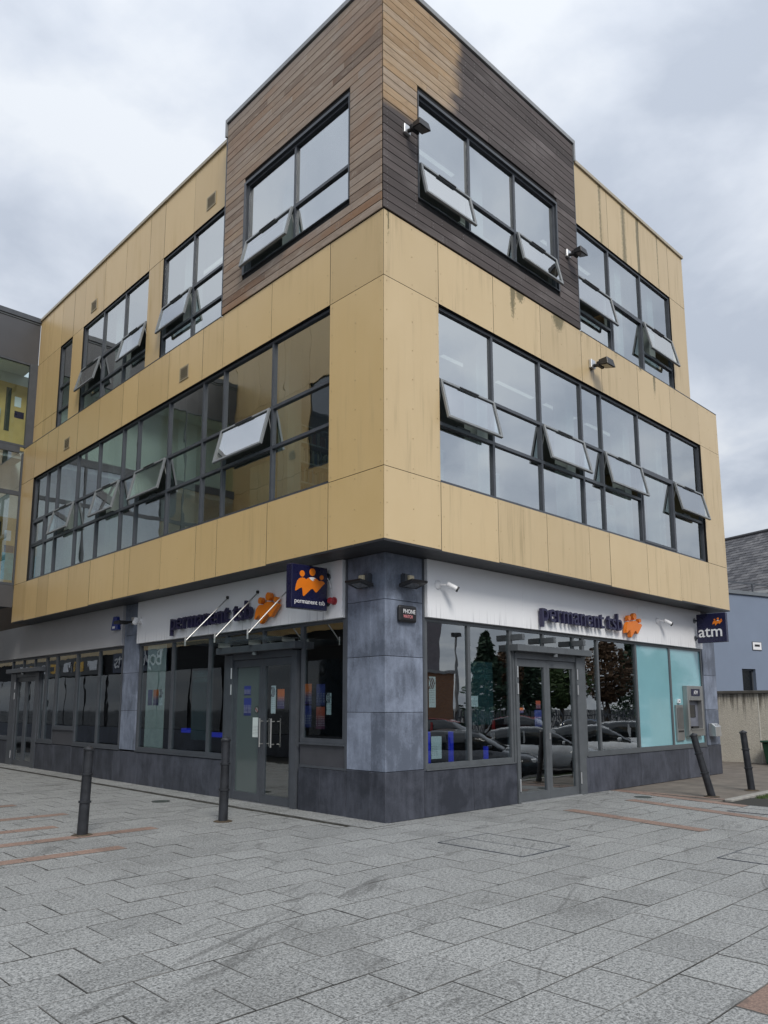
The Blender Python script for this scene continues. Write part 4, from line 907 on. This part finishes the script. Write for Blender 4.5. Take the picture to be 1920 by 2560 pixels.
cabinet(.5, 1.0, 3.2, 4.0, 4.57, 1.25, 'cream cabinet beside the bookcase', plain('cream', (.5, .46, .33), .6)); cabinet(.5, 1.0, 6.5, 7.3, 4.57, 1.3, 'white cabinet behind the left strip window'); cabinet(2.2, 3.1, .4, .9, 8.54, 1.2, 'white cabinet in the timber box room'); cabinet(1.0, 1.9, .4, .8, 8.54, 1.05, 'dark cabinet of files in the timber box room', M_INTD)

# ------------------------------------------------------------------ link bridge over the side street
LB = thing('link_bridge', (-3.4, 14.5, 4.3), 'dark grey glazed link bridge joining the buildings at the left', 'bridge')
BY = 14.52; BX0 = -6.7; BX1 = .08
M_GREYC = plain('grey_cladding', (.075, .077, .085), .35, var=.08, scale=1.5)
MB().box(BX0, BX1+.12, BY, BY+.06, 11.28, 12.5).build('upper_cladding', M_GREYC, LB); MB().box(BX0, BX1+.15, BY-.05, BY+3.1, 12.56, 12.70).build('roof', M_FRAME, LB); MB().box(BX0, BX1+.12, BY-.02, BY+3.0, 12.505, 12.555).build('gutter', M_FRAMEL, LB)
MB().box(BX0, -.12, BY, BY+.08, 8.60, 8.78).build('floor_edge', M_FRAME, LB); MB().box(BX0, -.02, BY, BY+.08, 4.26, 4.86).build('lower_cladding', M_GREYC, LB)
MB().box(BX0, 0, BY+.085, BY+3, 4.3, 4.42).build('deck', M_SOFFIT, LB); MB().box(BX0, 0, BY+.085, BY+3, 8.45, 8.6).build('deck', M_CEIL, LB); MB().box(BX0, .1, BY+.07, BY+3, 11.2, 11.3).build('ceiling', M_CEIL, LB)
b = MB(); b.box(-.01, .34, BY-.02, BY+.08, 8.785, 11.278)
for z in (11.22, 8.785): b.box(BX0, -.0105, BY, BY+.07, z, z+.058)
b.box(BX0, -.0105, BY, BY+.07, 7.38, 7.5); b.box(BX0, -.0105, BY, BY+.07, 4.865, 4.93); b.box(-.05, -.0105, BY+.001, BY+.069, 4.935, 7.375); b.box(-.05, -.0105, BY+.001, BY+.069, 7.505, 8.595)
for x in (-1.6, -3.2, -4.8):
    for z0, z1 in ((8.845, 11.215), (7.505, 8.595), (4.935, 7.375)): b.box(x-.03, x+.03, BY+.001, BY+.069, z0, z1)
b.build('frame', M_FRAME, LB)
xs = [-6.65, -4.83, -3.23, -1.63]; xe = [-4.77, -3.17, -1.57, -.02]
for a, c in zip([-6.65, -4.77, -3.17, -1.57], [-4.83, -3.23, -1.63, -.055]):
    for z0, z1, m3 in ((8.846, 11.216, M_GLASSC), (7.504, 8.597, M_GLASSG), (4.934, 7.376, M_GLASSG)): MB().box(a, c+(.04 if z0 > 8.8 and c > -.1 else 0), BY+.03, BY+.038, z0, z1).build('pane', m3, LB)
M_OAK = plain('oak_veneer', (.56, .37, .14), .45, var=.1, scale=3)
def oak_door(z, lb):
    t = thing('inner_door', (-.3, 15.32, z), lb, 'door', 'oak doors inside the link'); MB().box(-.62, .24, 15.3, 15.35, z, z+1.95).build('leaf', M_OAK, t); MB().box(-.36, -.22, 15.292, 15.299, z+.5, z+1.8).build('vision_panel', plain('vision', (.05, .055, .05), .1, coat=.5), t)
    MB().box(-.12, .06, 15.292, 15.299, z+1.28, z+1.58).build('white_notice', M_PW, t); MB().box(-.1, .16, 15.292, 15.299, z+.95, z+1.15).build('blue_plate', M_NAVY, t)
    b = MB(); b.cyl((-.5, 15.24, z+.75), (-.5, 15.24, z+1.1), .012, n=8); b.cyl((-.5, 15.24, z+.78), (-.5, 15.3, z+.78), .01, n=6); b.cyl((-.5, 15.24, z+1.07), (-.5, 15.3, z+1.07), .01, n=6); b.build('handle', M_STEEL, t)
oak_door(8.92, 'oak door with a notice inside the upper link'); oak_door(4.95, 'oak door inside the lower link')
t = tag(MB().box(-.36, -.06, BY+.045, BY+.05, 5.0, 5.75).build('teal_poster', plain('poster_teal', (.10, .36, .42), .5, var=.3, scale=8)), 'teal poster on the glass of the lower link', 'poster')
MB().box(BX0, .3, 15.36, 15.42, 4.4, 11.2).build('inner_wall', M_INT, LB)

# ------------------------------------------------------------------ bollards and bin
def bollard(p, top, label):
    t = thing('bollard', p, label, 'bollard', 'black ringed bollards'); q = Vector(top)-Vector(p); L = q.length
    pr = [(-.03, .067), (.02, .067), (.36*L, .064), (.365*L, .078), (.385*L, .078), (.39*L, .063), (.67*L, .061), (.675*L, .074), (.695*L, .074), (.70*L, .060), (.955*L, .059)]
    MB().lathe(p, top, pr, 20).build('post', M_BLACKM, t, bevel=0); c0 = Vector(p)
    MB().lathe(p, top, [(.956*L, .064), (.96*L, .072), (.975*L, .072), (.985*L, .064), (.995*L, .05), (1.0*L, .03), (1.012*L, .012)], 20).build('cap', M_BLACKM, t)
    x, y = p[0], p[1]; MB().lathe((x, y, .002), (x, y, 1), [(0, .135), (.008, .12), (.012, .07)], 18).build('base_mortar', plain('rusty_mortar', (.075, .055, .035), .9, var=.5, scale=14), t)
bollard((-2.82, 2.54, 0), (-2.79, 2.55, 1.09), 'black ringed bollard standing on the terracotta strip at far left'); bollard((-.92, 2.31, 0), (-.91, 2.31, 1.16), 'black ringed bollard in front of the left bank door')
bollard((6.92, -1.24, 0), (6.80, -1.02, 1.10), 'black bollard leaning steeply in front of the cash machine'); bollard((8.48, -1.34, 0), (8.44, -1.27, 1.12), 'slightly leaning black bollard at the far right by the kerb')
t = thing('wheelie_bin', (15.45, .56, 0), 'dark green wheelie bin against the roughcast wall at the right edge', 'bin'); M_BIN = plain('bin_green', (.012, .055, .03), .5)
MB().hexa([(15.22, .31, .03), (15.62, .31, .03), (15.62, .79, .03), (15.22, .79, .03), (15.15, .25, .60), (15.72, .25, .60), (15.72, .85, .60), (15.15, .85, .60)]).build('body', M_BIN, t, bevel=.02)
MB().box(15.11, 15.76, .22, .88, .602, .66).build('lid', M_BIN, t, bevel=.02)
for y in (.37, .73): MB().cyl((15.66, y-.03, .08), (15.66, y+.03, .08), .08, n=14).build('wheel', M_BLACK, t)

# ------------------------------------------------------------------ roughcast wall and buildings at the right
RW = thing('boundary_wall', (15.9, 2, 0), 'rain-streaked cream roughcast wall with a dark coping at the right', 'wall')
def roughcast():
    b = NB('roughcast'); x, y, z = b.xyz(); n = b.noise(b.pos(), 38, 4, .7); n2 = b.noise(b.pos(), 1.6, 4, .6)
    st = b.noise(b.vec(3, b.math('MULTIPLY', y, 9), b.math('MULTIPLY', z, .6)), 1, 5, .65)
    c = b.mix(n2, (.62, .58, .50), (.74, .70, .61)); c = b.mix(b.math('MULTIPLY', b.smooth(n, .35, .65), .3), c, (.22, .20, .17))
    k = b.math('MULTIPLY', b.smooth(b.math('ADD', st, b.math('MULTIPLY', b.smooth(z, .9, 2.0), .22)), .6, .82), .8); c = b.mix(k, c, (.085, .075, .06))
    return b.done(b.bsdf(c, .9, 0, .2, b.bump(n, 1.0, .02)))
MR = roughcast()
MB().box(15.85, 16.1, 1.12, 8, 0, 1.94).build('wall_bay', MR, RW); MB().box(15.85, 16.1, -3.2, 1.10, 0, 1.94).build('wall_bay', MR, RW); MB().box(15.843, 16.08, 1.098, 1.122, 0, 1.93).build('movement_joint', plain('joint_cream', (.72, .70, .64), .8), RW)
MB().box(15.78, 16.16, -3.2, 8, 1.945, 2.03).build('coping', plain('coping_dark', (.10, .095, .085), .8, var=.3), RW, bevel=.01)
# rotated neighbours: blue rendered block in front, slated house behind
RA = rad(-16.5); ex = Vector((math.cos(RA), math.sin(RA), 0)); ey = Vector((-math.sin(RA), math.cos(RA), 0))
def loc(o, a, b2, z): return Vector(o)+ex*a+ey*b2+Vector((0, 0, z))
def rbox(o, a0, a1, b0, b1, z0, z1): return MB().hexa([loc(o, a0, b0, z0), loc(o, a1, b0, z0), loc(o, a1, b1, z0), loc(o, a0, b1, z0), loc(o, a0, b0, z1), loc(o, a1, b0, z1), loc(o, a1, b1, z1), loc(o, a0, b1, z1)])
O1 = Vector((18.0, 2.46, 0)); ZP = 5.28
BB = thing('blue_block', O1, 'pale blue grey rendered flat roofed block behind the roughcast wall', 'building'); M_BLUER = plain('blue_render', (.20, .245, .33), .8, var=.05, scale=1.0)
wz0, wz1, wa0, wa1 = 1.9, 2.77, .23, .88
for q in ((-6, wa0, 0, ZP-.1), (wa1, 3.4, 0, ZP-.1), (wa0, wa1, 0, wz0), (wa0, wa1, wz1, ZP-.1)): rbox(O1, q[0], q[1], 0, .25, q[2], q[3]).build('wall', M_BLUER, BB)
rbox(O1, -6, 3.4, .26, 7, 0, ZP-.12).build('block_core', M_BLUER, BB); rbox(O1, -6.05, 3.45, -.06, 7, ZP-.095, ZP+.02).build('parapet_coping', plain('parapet_grey', (.16, .18, .20), .5), BB)
wf = rbox(O1, wa0, wa1, .10, .14, wz1-.06, wz1); wf.add(rbox(O1, wa0, wa0+.06, .10, .14, wz0, wz1-.06)); wf.add(rbox(O1, wa1-.06, wa1, .10, .14, wz0, wz1-.06)); wo = wf.build('window', M_FRAME, BB); rbox(O1, wa0+.06, wa1-.06, .12, .13, wz0, wz1-.06).build('pane', plain('dark_pane', (.01, .012, .015), .1), wo)
rl = MB()
for a in (-2, -.4, 1.2, 2.8): rl.add(rbox(O1, a-.02, a+.02, .1, .14, ZP+.02, ZP+.3))
rl.add(rbox(O1, -6, 3.4, .1, .14, ZP+.30, ZP+.34)); rl.build('roof_rail', M_FRAME, BB)
t = thing('wall_plate', loc(O1, .93, -.02, 3.38), 'small white framed plate on the blue rendered wall', 'sign'); rbox(O1, .80, 1.25, -.02, -.001, 3.38, 3.66).build('frame', M_FRAMEL, t); rbox(O1, .82, 1.23, -.024, -.0205, 3.40, 3.64).build('face', M_PW, t); rbox(O1, .90, 1.15, -.027, -.0245, 3.50, 3.57).build('print', M_BLACK, t)
# slated house: ridge runs along ey
O2 = Vector((24.5, 4.0, 0)); SH = thing('slate_house', O2, 'house with a steep dark slate roof rising behind the blue block', 'house')
EZ, RZ, RUN = 6.1, 9.35, 3.6
rbox(O2, .3, 7, -4, 12, 0, EZ).build('wall', plain('house_render', (.45, .45, .43), .8), SH)
sl = math.atan2(RZ-EZ, RUN); nrm = (ex*-math.sin(sl)+Vector((0, 0, math.cos(sl)))); upv = (ex*math.cos(sl)+Vector((0, 0, math.sin(sl)))); SLOPE = math.hypot(RUN, RZ-EZ)
rf = MB(); rf.hexa([O2+ey*a+Vector((0, 0, EZ))+upv*b2+nrm*n for n in (-.12, -.03) for a, b2 in ((-4, 0), (-4, SLOPE), (12, SLOPE), (12, 0))]); RO = rf.build('roof', M_DARK, SH, recalc=True)
rf = MB(); ap = O2+Vector((0, 0, EZ))+upv*SLOPE; rf.hexa([ap+ey*a+q for q in (Vector(), Vector((0, 0, .02))) for a, d in ((-12, 0),)] and [ap+ey*-4, ap+ey*12, ap+ey*12+ex*RUN-Vector((0, 0, RZ-EZ)), ap+ey*-4+ex*RUN-Vector((0, 0, RZ-EZ)), ap+ey*-4+Vector((0, 0, .05)), ap+ey*12+Vector((0, 0, .05)), ap+ey*12+ex*RUN-Vector((0, 0, RZ-EZ-.05)), ap+ey*-4+ex*RUN-Vector((0, 0, RZ-EZ-.05))]); rf.build('back_slope', plain('slate_back', (.06, .06, .065), .6), SH, recalc=True)
rf = MB(); rf.cyl(ap+ey*-4, ap+ey*12, .09, n=8); rf.build('ridge', plain('ridge_tile', (.05, .05, .055), .7), SH)
def slate_mat():
    b = NB('slate'); r = b.rand(); n = b.noise(b.pos(), 1.3, 4, .6, .5); n3 = b.noise(b.pos(), 14, 3, .6)
    c = b.ramp(r, (0, (.045, .045, .052)), (.5, (.085, .085, .095)), (1, (.14, .138, .145))); c = b.mix(b.math('MULTIPLY', b.smooth(n, .5, .68), .6), c, (.24, .235, .24)); c = b.mix(b.math('MULTIPLY', n3, .3), c, (.03, .03, .03))
    return b.done(b.bsdf(c, .55, 0, .4))
MS = slate_mat(); CO, SWD = .215, .34
ms = MB(); ms.hexa([(0, 0, 0), (.02, SWD-.012, 0)] and [tuple(Vector((0, 0, 0))), (0, SWD-.010, 0), (.34, SWD-.010, -.018), (.34, 0, -.018), (0, 0, .010), (0, SWD-.010, .010), (.34, SWD-.010, -.008), (.34, 0, -.008)])
SM = ms.mesh('slate', MS, recalc=True); rm = Matrix((upv, ey, nrm)).transposed(); eul = rm.to_euler(); cand = []
for i in range(int(SLOPE/CO)):
    a = -4+(SWD/2 if i % 2 else 0)
    while a < 4:
        P = O2+ey*a+Vector((0, 0, EZ))+upv*(i*CO)+nrm*(-.01+rnd.uniform(0, .004)); pp = project(P); cand.append((0 if (pp and 1790 < pp[0] < 1940) else 1, P)); a += SWD
cand.sort(key=lambda t: t[0]); rs = MB()
for k, (fl_, P) in enumerate(cand):
    if fl_ == 0 and k < 300: place('slate', SM, RO, P, eul)
    else: rs.v += [tuple(rm @ q.co+P) for q in SM.vertices]; b0 = len(rs.v)-8; rs.f += [tuple(b0+i for i in p.vertices) for p in SM.polygons]
tag(rs.build('far_slates', MS, RO), kind='stuff')
rbox(O2, -.18, -.02, -4, 12, EZ-.14, EZ-.02).build('gutter', plain('gutter_white', (.55, .56, .56), .6), SH)

# ------------------------------------------------------------------ across the street and in the car park (seen mirrored in the glass)
TW = thing('opposite_building', (-6.8, 20, 0), 'gold panelled building across the side street, mirrored in the left windows', 'building')
OX = -6.75; MB().box(-18, OX-.06, 9.1, 45, 0, 14.7).build('wall', M_DARK, TW)
ys = [5.0+1.37*i for i in range(30)]
for i in range(3, 29):
    for z0, z1 in ((3.9, 5.0), (5.0, 7.7), (7.7, 8.75), (8.75, 11.5), (11.5, 14.6)):
        isw = (z0 in (5.0, 8.75)) and (2 <= i <= 3 or i >= 8)
        if isw:
            f2 = MB(); f2.box(OX-.05, OX-.02, ys[i], ys[i+1], z0, z0+.06); f2.box(OX-.05, OX-.02, ys[i], ys[i]+.06, z0+.06, z1); f2.build('window', M_FRAME, TW); MB().box(OX-.058, OX-.052, ys[i], ys[i+1], z0, z1).build('pane', plain('far_pane', (.03, .04, .05), .05, coat=.8), TW)
        else: MB().box(OX-.04, OX, ys[i]+.006, ys[i+1]-.006, z0+.006, z1-.006).build('cladding_panel', M_GOLDL, TW)
for y, z in ((11.2, 9.3), (13.6, 10.6)):
    b = MB()
    for i in range(6): b.box(OX+.002, OX+.014, y, y+.34, z+i*.045, z+.02+i*.045)
    b.build('vent', MATS['vent_beige'], TW)
MB().box(OX-.03, OX, 9.1, 45, 0, .7).build('plinth', M_PLINTH, TW)
for i in range(14): MB().box(OX-.055, OX-.03, 9.4+i*2.4, 11.6+i*2.4, .72, 3.0).build('shop_pane', MATS['far_pane'], TW)
t = thing('opposite_fascia', (OX, 22, 3.1), 'white BoyleSports lettering on a dark fascia across the side street', 'sign'); MB().box(OX+.001, OX+.1, 20.6, 25.4, 3.05, 3.88).build('board', plain('fascia_blue', (.01, .02, .06), .4), t)
letters('BoyleSports', 'E', 20.9, OX+.13, 3.27, 4.2, .03, M_PW, t)
t = thing('shop_fascia', (OX, 31, 3.1), 'yellow and white shop fascia farther along the side street', 'sign'); MB().box(OX+.001, OX+.1, 26.5, 38, 3.05, 3.88).build('board', M_BLACK, t)
for i in range(7): MB().box(OX+.101, OX+.13, 27+i*1.5, 27.9+i*1.5, 3.25, 3.7).build('panel', plain('yellow_sign', (.8, .45, .02), .4) if i % 2 else M_PW, t)

def car(x, y, rz, paint, label, s=1.0, tall=0):
    t = thing('parked_car', (x, y, -.56), label, 'car', 'cars in the car park'); t.rotation_euler = (0, 0, rz)
    mp = plain('paint_'+paint[0], paint[1], .28, .0, .03, coat=.6); md = plain('car_glass', (.012, .016, .018), .05, coat=.9); base = Vector((x, y, 0))
    def part(b, name, mat, parent=t, **k):
        o = b.build(name, mat, None, recalc=True, **k); o.parent = parent; o.location = (0, 0, 0); return o
    def loft(sec):
        b = MB(); m2 = len(sec[0])
        for q in sec: b.v += q
        for i in range(len(sec)-1):
            for j in range(m2): k = (j+1) % m2; b.f.append((i*m2+j, i*m2+k, (i+1)*m2+k, (i+1)*m2+j))
        b.f.append(tuple(range(m2))); b.f.append(tuple(range((len(sec)-1)*m2, len(sec)*m2))); return b
    def ring(xx, w, z0, z1): return [(xx, -w*.9, z0), (xx, -w, z0+.12), (xx, -w, (z0+z1)/2+.05), (xx, -w*.93, z1-.04), (xx, -w*.7, z1), (xx, w*.7, z1), (xx, w*.93, z1-.04), (xx, w, (z0+z1)/2+.05), (xx, w, z0+.12), (xx, w*.9, z0)]
    body = part(loft([ring(-2.08, .66, .42, .78), ring(-2.0, .78, .28, .9), ring(-1.6, .87, .2, .98), ring(-.6, .89, .18, .97+tall*.2), ring(.7, .89, .18, .95+tall*.2), ring(1.2, .88, .2, .9+tall*.2), ring(1.75, .84, .24, .80+tall*.2), ring(2.05, .74, .3, .68+tall*.2), ring(2.14, .6, .4, .6)]), 'body', mp, smooth=True)
    def cr(xx, w, z0, z1): return [(xx, -w, z0), (xx, -w*.84, z1-.06), (xx, -w*.7, z1), (xx, w*.7, z1), (xx, w*.84, z1-.06), (xx, w, z0)]
    def cab(z): return [(-1.95, .72, z, z+.03), (-1.55, .80, z, 1.32+tall), (-.9, .83, z, 1.45+tall), (.1, .83, z, 1.45+tall), (.45, .81, z, 1.36+tall), (1.15, .74, z-.02, z+.03)]
    part(loft([cr(a, w2, z0-.03, z1) for a, w2, z0, z1 in cab(.95+tall*.2)]), 'cabin_glass', md, smooth=True)
    part(loft([[(a, -w2*.72, z1-.05), (a, -w2*.66, z1+.015), (a, w2*.66, z1+.015), (a, w2*.72, z1-.05)] for a, w2, z1 in ((-1.5, .82, 1.33+tall), (-.9, .84, 1.45+tall), (.1, .84, 1.45+tall), (.4, .82, 1.38+tall))]), 'roof', mp)
    for sgn in (-1, 1):
        part(MB().box(-.45, -.38, sgn*.80-.02, sgn*.80+.02, .95, 1.36+tall).add(MB().box(-1.5, -1.35, sgn*.79-.02, sgn*.79+.02, .95, 1.3+tall)), 'pillar', mp)
        part(MB().box(1.86, 2.06, sgn*.6-.13, sgn*.6+.13, .6+tall*.2, .70+tall*.2), 'headlight', M_PW, bevel=.02); part(MB().box(-2.07, -1.98, sgn*.66-.1, sgn*.66+.1, .66, .85), 'tail_light', M_RED, bevel=.02)
        part(MB().box(.75, .9, sgn*.93-.07, sgn*.93+.07, .95+tall*.2, 1.07+tall*.2), 'wing_mirror', mp, bevel=.03)
        for wx in (-1.3, 1.32):
            wh = part(MB().cyl((wx, sgn*.70, .31), (wx, sgn*.90, .31), .31, n=20), 'wheel', M_BLACK); part(MB().cyl((wx, sgn*.905, .31), (wx, sgn*.915, .31), .2, n=16), 'rim', M_ALU, wh)
PA = {'silver': ('silver', (.62, .64, .66)), 'white': ('white', (.86, .87, .88)), 'red': ('red', (.42, .03, .03)), 'dark': ('dark', (.03, .035, .045)), 'blue': ('blue', (.10, .16, .26))}
for i, (x, y, c, tl, lb) in enumerate(((10.6, -6.3, 'dark', 0, 'dark saloon parked nearest the paving, mirrored in the shop window'), (14.6, -6.6, 'silver', 0, 'silver hatchback parked second from the paving'), (18.0, -6.4, 'white', 0, 'white hatchback parked third from the paving'),
                            (21.8, -6.8, 'white', .1, 'white crossover parked fourth from the paving'), (25.6, -6.8, 'red', .1, 'red estate car parked fifth from the paving'), (16.8, -12.5, 'red', .15, 'red car in the far parking row, left'), (22.5, -12.5, 'red', .25, 'tall red car in the far parking row, middle'), (28, -12.5, 'blue', 0, 'blue car in the far parking row, right'))):
    car(x, y, rad(58+rnd.uniform(-4, 4)) if i < 5 else rad(70), PA[c], lb, tall=tl)
# brick building and fence
BR = thing('brick_building', (16, -16, -.64), 'brown brick building with a grey upper storey beyond the car park', 'building')
bm_ = NB('brick'); bt = bm_.n('ShaderNodeTexBrick'); bm_.l(bm_.vec(bm_.xyz()[0], bm_.xyz()[2], 0), bt.inputs['Vector']); bt.inputs['Scale'].default_value = 4; bt.inputs['Color1'].default_value = (.32, .15, .07, 1); bt.inputs['Color2'].default_value = (.24, .11, .055, 1); bt.inputs['Mortar'].default_value = (.25, .22, .18, 1)
MBR = bm_.done(bm_.bsdf(bt.outputs[0], .85)); MB().box(9, 20.9, -22, -15.6, -.64, 3.1).build('wall', MBR, BR); MB().box(9.5, 20.2, -21.5, -15.9, 3.1, 7.6).build('upper_wall', plain('grey_render', (.22, .20, .22), .8), BR); MB().box(8.9, 21.0, -22.1, -15.5, 3.1, 3.25).build('parapet', M_COPE, BR)
FN = thing('palisade_fence', (30, -17, -.6), 'dark metal palisade fence behind the parked cars', 'fence'); b = MB(); b.box(22, 52, -17.03, -16.98, -.3, -.24); b.box(22, 52, -17.03, -16.98, 1.0, 1.06); b.build('rail', M_FRAME, FN)
pm = MB().box(-.035, .035, -.015, .015, 0, 1.95).mesh('pale', M_FRAME)
for i in range(150): place('pale', pm, FN, (22.1+i*.2, -16.96, -.58))
t = thing('lamp_post', (25.1, -19, -.6), 'tall grey floodlight mast beyond the car park', 'lamp post'); MB().cyl((25.1, -19, -.64), (25.1, -19, 5.4), .1, .05, 10).build('mast', M_COPE, t); MB().box(24.7, 25.5, -19.1, -18.9, 5.4, 5.6).build('lamp_head', M_BLACK, t)
def tree(x, y, h, rr, kind, label):
    t = thing('conifer_tree' if kind == 'c' else 'leafy_tree', (x, y, 0), label, 'tree', 'trees beyond the car park'); MB().cyl((x, y, 0), (x, y, h*.85), .2, .04, 8).build('trunk', plain('bark', (.06, .045, .03), .9), t)
    b = MB()
    for i in range(3800):
        if kind == 'c':
            f = rnd.random()**.8; z = .6+f*(h-.6); R = rr*(1-f)**.75*(.75+.25*math.sin(z*5+i % 3))+.12; a = rnd.uniform(0, 6.283); q = R*(rnd.random()**.35)
        else:
            z = h*.3+rnd.random()*h*.7; R = rr*math.sin(math.pi*min(.97, max(.05, (z-h*.25)/(h*.77))))*(.7+.3*math.sin(z*3+i % 5)); a = rnd.uniform(0, 6.283); q = R*(rnd.random()**.4)
        c = Vector((x+q*math.cos(a), y+q*math.sin(a), z)); d = Vector((rnd.gauss(0, 1), rnd.gauss(0, 1), rnd.gauss(0, .7))).normalized(); e2 = d.orthogonal().normalized(); s2 = rnd.uniform(.07, .2); k = len(b.v)
        b.v += [tuple(c-d*s2), tuple(c+e2*s2*.5), tuple(c+d*s2), tuple(c-e2*s2*.5)]; b.f.append((k, k+1, k+2, k+3))
    b.build('crown', plain('needles', (.025, .055, .028), .8, var=.5, scale=3) if kind == 'c' else (plain('copper_leaves', (.10, .055, .026), .8, var=.5, scale=3) if kind == 'o' else plain('leaves', (.06, .10, .03), .8, var=.5, scale=3)), t)
for a in ((28.4, -19.6, 5.9, 1.9, 'c', 'dark conifer left of the copper tree beyond the car park'), (31.0, -20, 5.4, 1.1, 'o', 'copper leaved tree between the conifers'), (33.2, -20, 5.2, 1.6, 'c', 'dark conifer right of the copper tree'), (37.5, -20.5, 5.0, 2.4, 'l', 'broad green tree beyond the far parking row'), (42.5, -20, 6.2, 2.6, 'o', 'broad copper tree at the end of the fence'), (46.5, -20, 6.8, 2.6, 'c', 'last dark conifer along the fence'), (51, -20, 6, 2.6, 'l', 'green tree past the end of the fence')): tree(*a)
